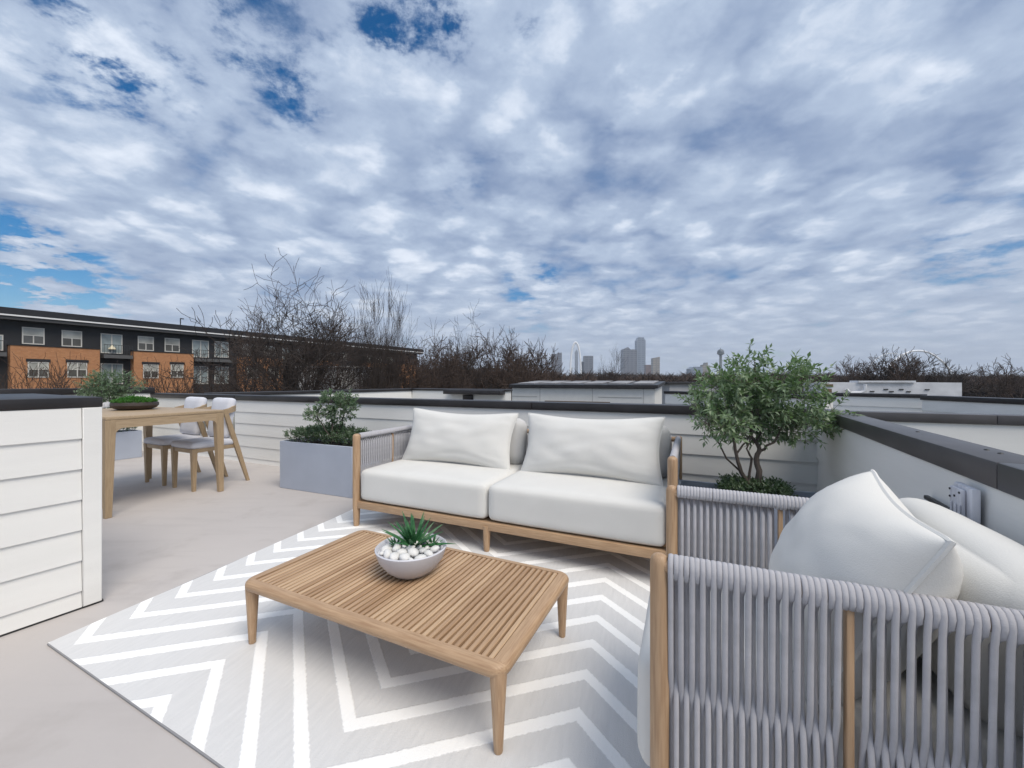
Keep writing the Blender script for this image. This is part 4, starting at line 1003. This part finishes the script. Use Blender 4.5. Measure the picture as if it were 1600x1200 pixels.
stems = [([b1, T_(1184, 745), T_(1182, 715), T_(1186, 700), T_(1178, 682, .03), T_(1176, 640, .02)], .023, .007), ([T_(1184, 706), T_(1205, 690, -.03), T_(1222, 660, -.02)], .010, .004), ([b2, T_(1160, 738), T_(1150, 712), T_(1146, 685), T_(1138, 660, .04)], .016, .006), ([b2, T_(1165, 745, .03), T_(1140, 718, .03), T_(1118, 682, .03), T_(1105, 655)], .009, .003),
         ([T_(1170, 752), T_(1173, 715, -.02), T_(1162, 700, -.02), T_(1176, 672, -.02)], .009, .004), ([T_(1152, 708), T_(1168, 690, .01), T_(1180, 670, .02)], .007, .003), ([T_(1180, 690), T_(1196, 674, .04), T_(1208, 650, .04)], .008, .003), ([T_(1176, 650), T_(1180, 600), T_(1178, 562)], .005, .002), ([T_(1215, 668), T_(1255, 660), T_(1295, 666)], .004, .0015), ([T_(1110, 668), T_(1090, 650), T_(1078, 632)], .003, .001)]
shrub('small multi-stem leafy tree in the corner planter behind the armchair', MT, lob, stems, 540, 15, LF1, .047, .0095, tl=.10, nl=11, name='potted_tree', cat='tree', shell=.3, upw=.25)

# bowl on the dining table
def moss_bowl():
    q = ground(211, 640, .885); M = Matrix.Translation((q.x, q.y, .885))
    o = thing('planter_bowl', 'flat dark brown bowl on the dining table', 'bowl', M)
    b = MB(M); b.lathe([(.0, .0), (.13, .0), (.175, .02), (.20, .05), (.197, .078), (.188, .084), (.182, .078), (.17, .05), (0, .04)], 36); b.build('bowl', mat('dark_clay', (.055, .042, .036), .6, var=.3, vscale=20), o)
    rng = random.Random(2); mb = MB(M); tw = []
    for i in range(650):
        a_ = rng.uniform(0, 6.28); r = .185*math.sqrt(rng.random()); h = .075 + .05*(1 - (r/.19)**2)*rng.uniform(.5, 1.1)
        tw.append((Vector((r*math.cos(a_), r*math.sin(a_), h)), Vector((math.cos(a_)*r*4, math.sin(a_)*r*4, 1)), .02))
    mp_ = thing('moss_plant', 'bright green mossy plant filling the dark bowl', 'plant', M)
    leaf_sprigs(mb, tw, 6, .016, .0045, rng); mb.build('leaves', LF4, mp_, smooth=False, kind='stuff')
    b = MB(M); b.lathe([(.0, .115), (.1, .10), (.165, .075), (.17, .05)], 24); b.build('cushion', mat('moss_base', (.03, .08, .015), .9), mp_)
moss_bowl()
CUPM = mat('white_ceramic', (.78, .78, .80), .25)
for i, (px, py, lb) in enumerate(((159, 638, 'small white cup on the dining table beside the half wall'), (167, 636.5, 'small white cup on the dining table nearer the dark bowl'))):
    q = ground(px, py, .885); M = Matrix.Translation((q.x, q.y, .885)) @ Matrix.Rotation(R(40*i), 4, 'Z')
    o = thing('cup', lb, 'cup', M, 'white cups on the dining table')
    b = MB(M); b.lathe([(0, .0), (.02, 0), (.026, .01), (.029, .06), (.0265, .06), (.023, .012), (0, .008)], 20); b.build('cup_body', CUPM, o)
    b = MB(M); b.tube([(.027, 0, .05), (.042, 0, .045), (.044, 0, .03), (.027, 0, .018)], .003, 6); b.build('handle', CUPM, o)

# ------------------------------------------------------------------ stone bowl with succulents on the coffee table
def stone_bowl():
    zt = RUGZ + .2925; q = ground(643, 893, zt); M = Matrix.Translation((q.x, q.y, zt)) @ Matrix.Rotation(R(-20), 4, 'Z')
    o = thing('pebble_bowl', 'white bowl of pebbles on the slatted coffee table', 'bowl', M)
    b = MB(M); prof = [(0, 0), (.070, .0), (.085, .004), (.118, .030), (.148, .070), (.163, .112), (.165, .120), (.160, .124), (.154, .118), (.150, .10), (.0, .088)]
    b.lathe(prof, 48); b.build('bowl', mat('matt_white_ceramic', (.62, .62, .66), .5, var=.04), o, angle=60)
    SM = mat('white_pebble', (.80, .79, .77), .55, col2=(.62, .61, .59), vscale=30, bump=.15, bscale=90)
    mes = []
    for s in range(6):
        bm = bmesh.new(); bmesh.ops.create_icosphere(bm, subdivisions=2, radius=1)
        for v in bm.verts: v.co *= 1 + .22*mnoise.noise(v.co*1.1 + Vector((s*9, 0, 0)))
        me = bpy.data.meshes.new('pebble'); bm.to_mesh(me); bm.free(); me.materials.append(SM)
        for p in me.polygons: p.use_smooth = True
        mes.append(me)
    rng = random.Random(4); placed = []
    for tries in range(6000):
        r_ = rng.uniform(.019, .028) if len(placed) < 22 else (rng.uniform(.013, .018) if len(placed) < 48 else rng.uniform(.007, .011))
        a_ = rng.uniform(0, 6.28); d = (.148 - r_)*math.sqrt(rng.random()); x, y = d*math.cos(a_), d*math.sin(a_)
        if all((x - px)**2 + (y - py)**2 > (.90*(r_ + pr))**2 for px, py, pr in placed):
            placed.append((x, y, r_))
        if len(placed) >= 95: break
    for x, y, r_ in placed:
        dm_ = (x*x + y*y)/.148**2
        inst(rng.choice(mes), 'pebble', o, (x, y, .104 + .016*(1 - dm_) + rng.uniform(-.003, .004) - (.004 if r_ < .012 else 0)), (rng.gauss(0, .25), rng.gauss(0, .25), rng.uniform(0, 6.28)), (r_*1.15, r_*.92, r_*.66))
    def aloe(label, x, y, n, ln, wd, seed, base_tilt):
        rg = random.Random(seed); Ma = M @ Matrix.Translation((x, y, .108)); pl = thing('succulent', label, 'succulent', Ma)
        for i in range(n):
            f = i/n; az = i*2.399 + rg.gauss(0, .15); tilt = R(base_tilt[0] + (base_tilt[1] - base_tilt[0])*f + rg.gauss(0, 5)); L_ = ln*rg.uniform(.8, 1.1)*(1 - .25*f)
            h = Vector((math.cos(az), math.sin(az), 0)); sd_ = Vector((-math.sin(az), math.cos(az), 0)); vs = []; m = 7
            ang = tilt; p = h*.006
            for k in range(m + 1):
                t = k/m; wv = wd*(.75 + .6*t)*(1 - t**1.6) + .0006; d = h*math.sin(ang) + Vector((0, 0, 1))*math.cos(ang); up = sd_.cross(d)
                vs += [p - sd_*wv + up*wv*.5, p - up*wv*.35, p + sd_*wv + up*wv*.5, p + up*wv*.12]; p = p + d*(L_/m); ang += R(3.0)
            b = MB(Ma); b.add(vs, [(k*4 + a_, k*4 + (a_ + 1) % 4, k*4 + 4 + (a_ + 1) % 4, k*4 + 4 + a_) for k in range(m) for a_ in range(4)]); b.build('leaf', LF5, pl, angle=60)
    aloe('tall spiky green aloe in the middle of the pebble bowl', .0, .02, 26, .20, .0135, 1, (66, 4))
    aloe('tiny spiky succulent at the left of the pebble bowl', -.085, .0, 12, .066, .0075, 2, (60, 8))
    aloe('tiny spiky succulent at the right of the pebble bowl', .075, .055, 12, .066, .0075, 3, (60, 8))
stone_bowl()

# ------------------------------------------------------------------ air
def haze():
    b = MB(); b.box(-2600, 2600, -60, 2700, GZ - 1, 190); m = bpy.data.materials.new('haze_air'); m.use_nodes = True
    N = m.node_tree.nodes; N.remove(N['Principled BSDF']); v = N.new('ShaderNodeVolumePrincipled'); v.inputs['Color'].default_value = (.80, .86, .95, 1); v.inputs['Density'].default_value = .00020; v.inputs['Anisotropy'].default_value = 0.0
    m.node_tree.links.new(v.outputs[0], N['Material Output'].inputs['Volume'])
    o = b.build('haze', m, smooth=False); o['kind'] = 'stuff'
haze()
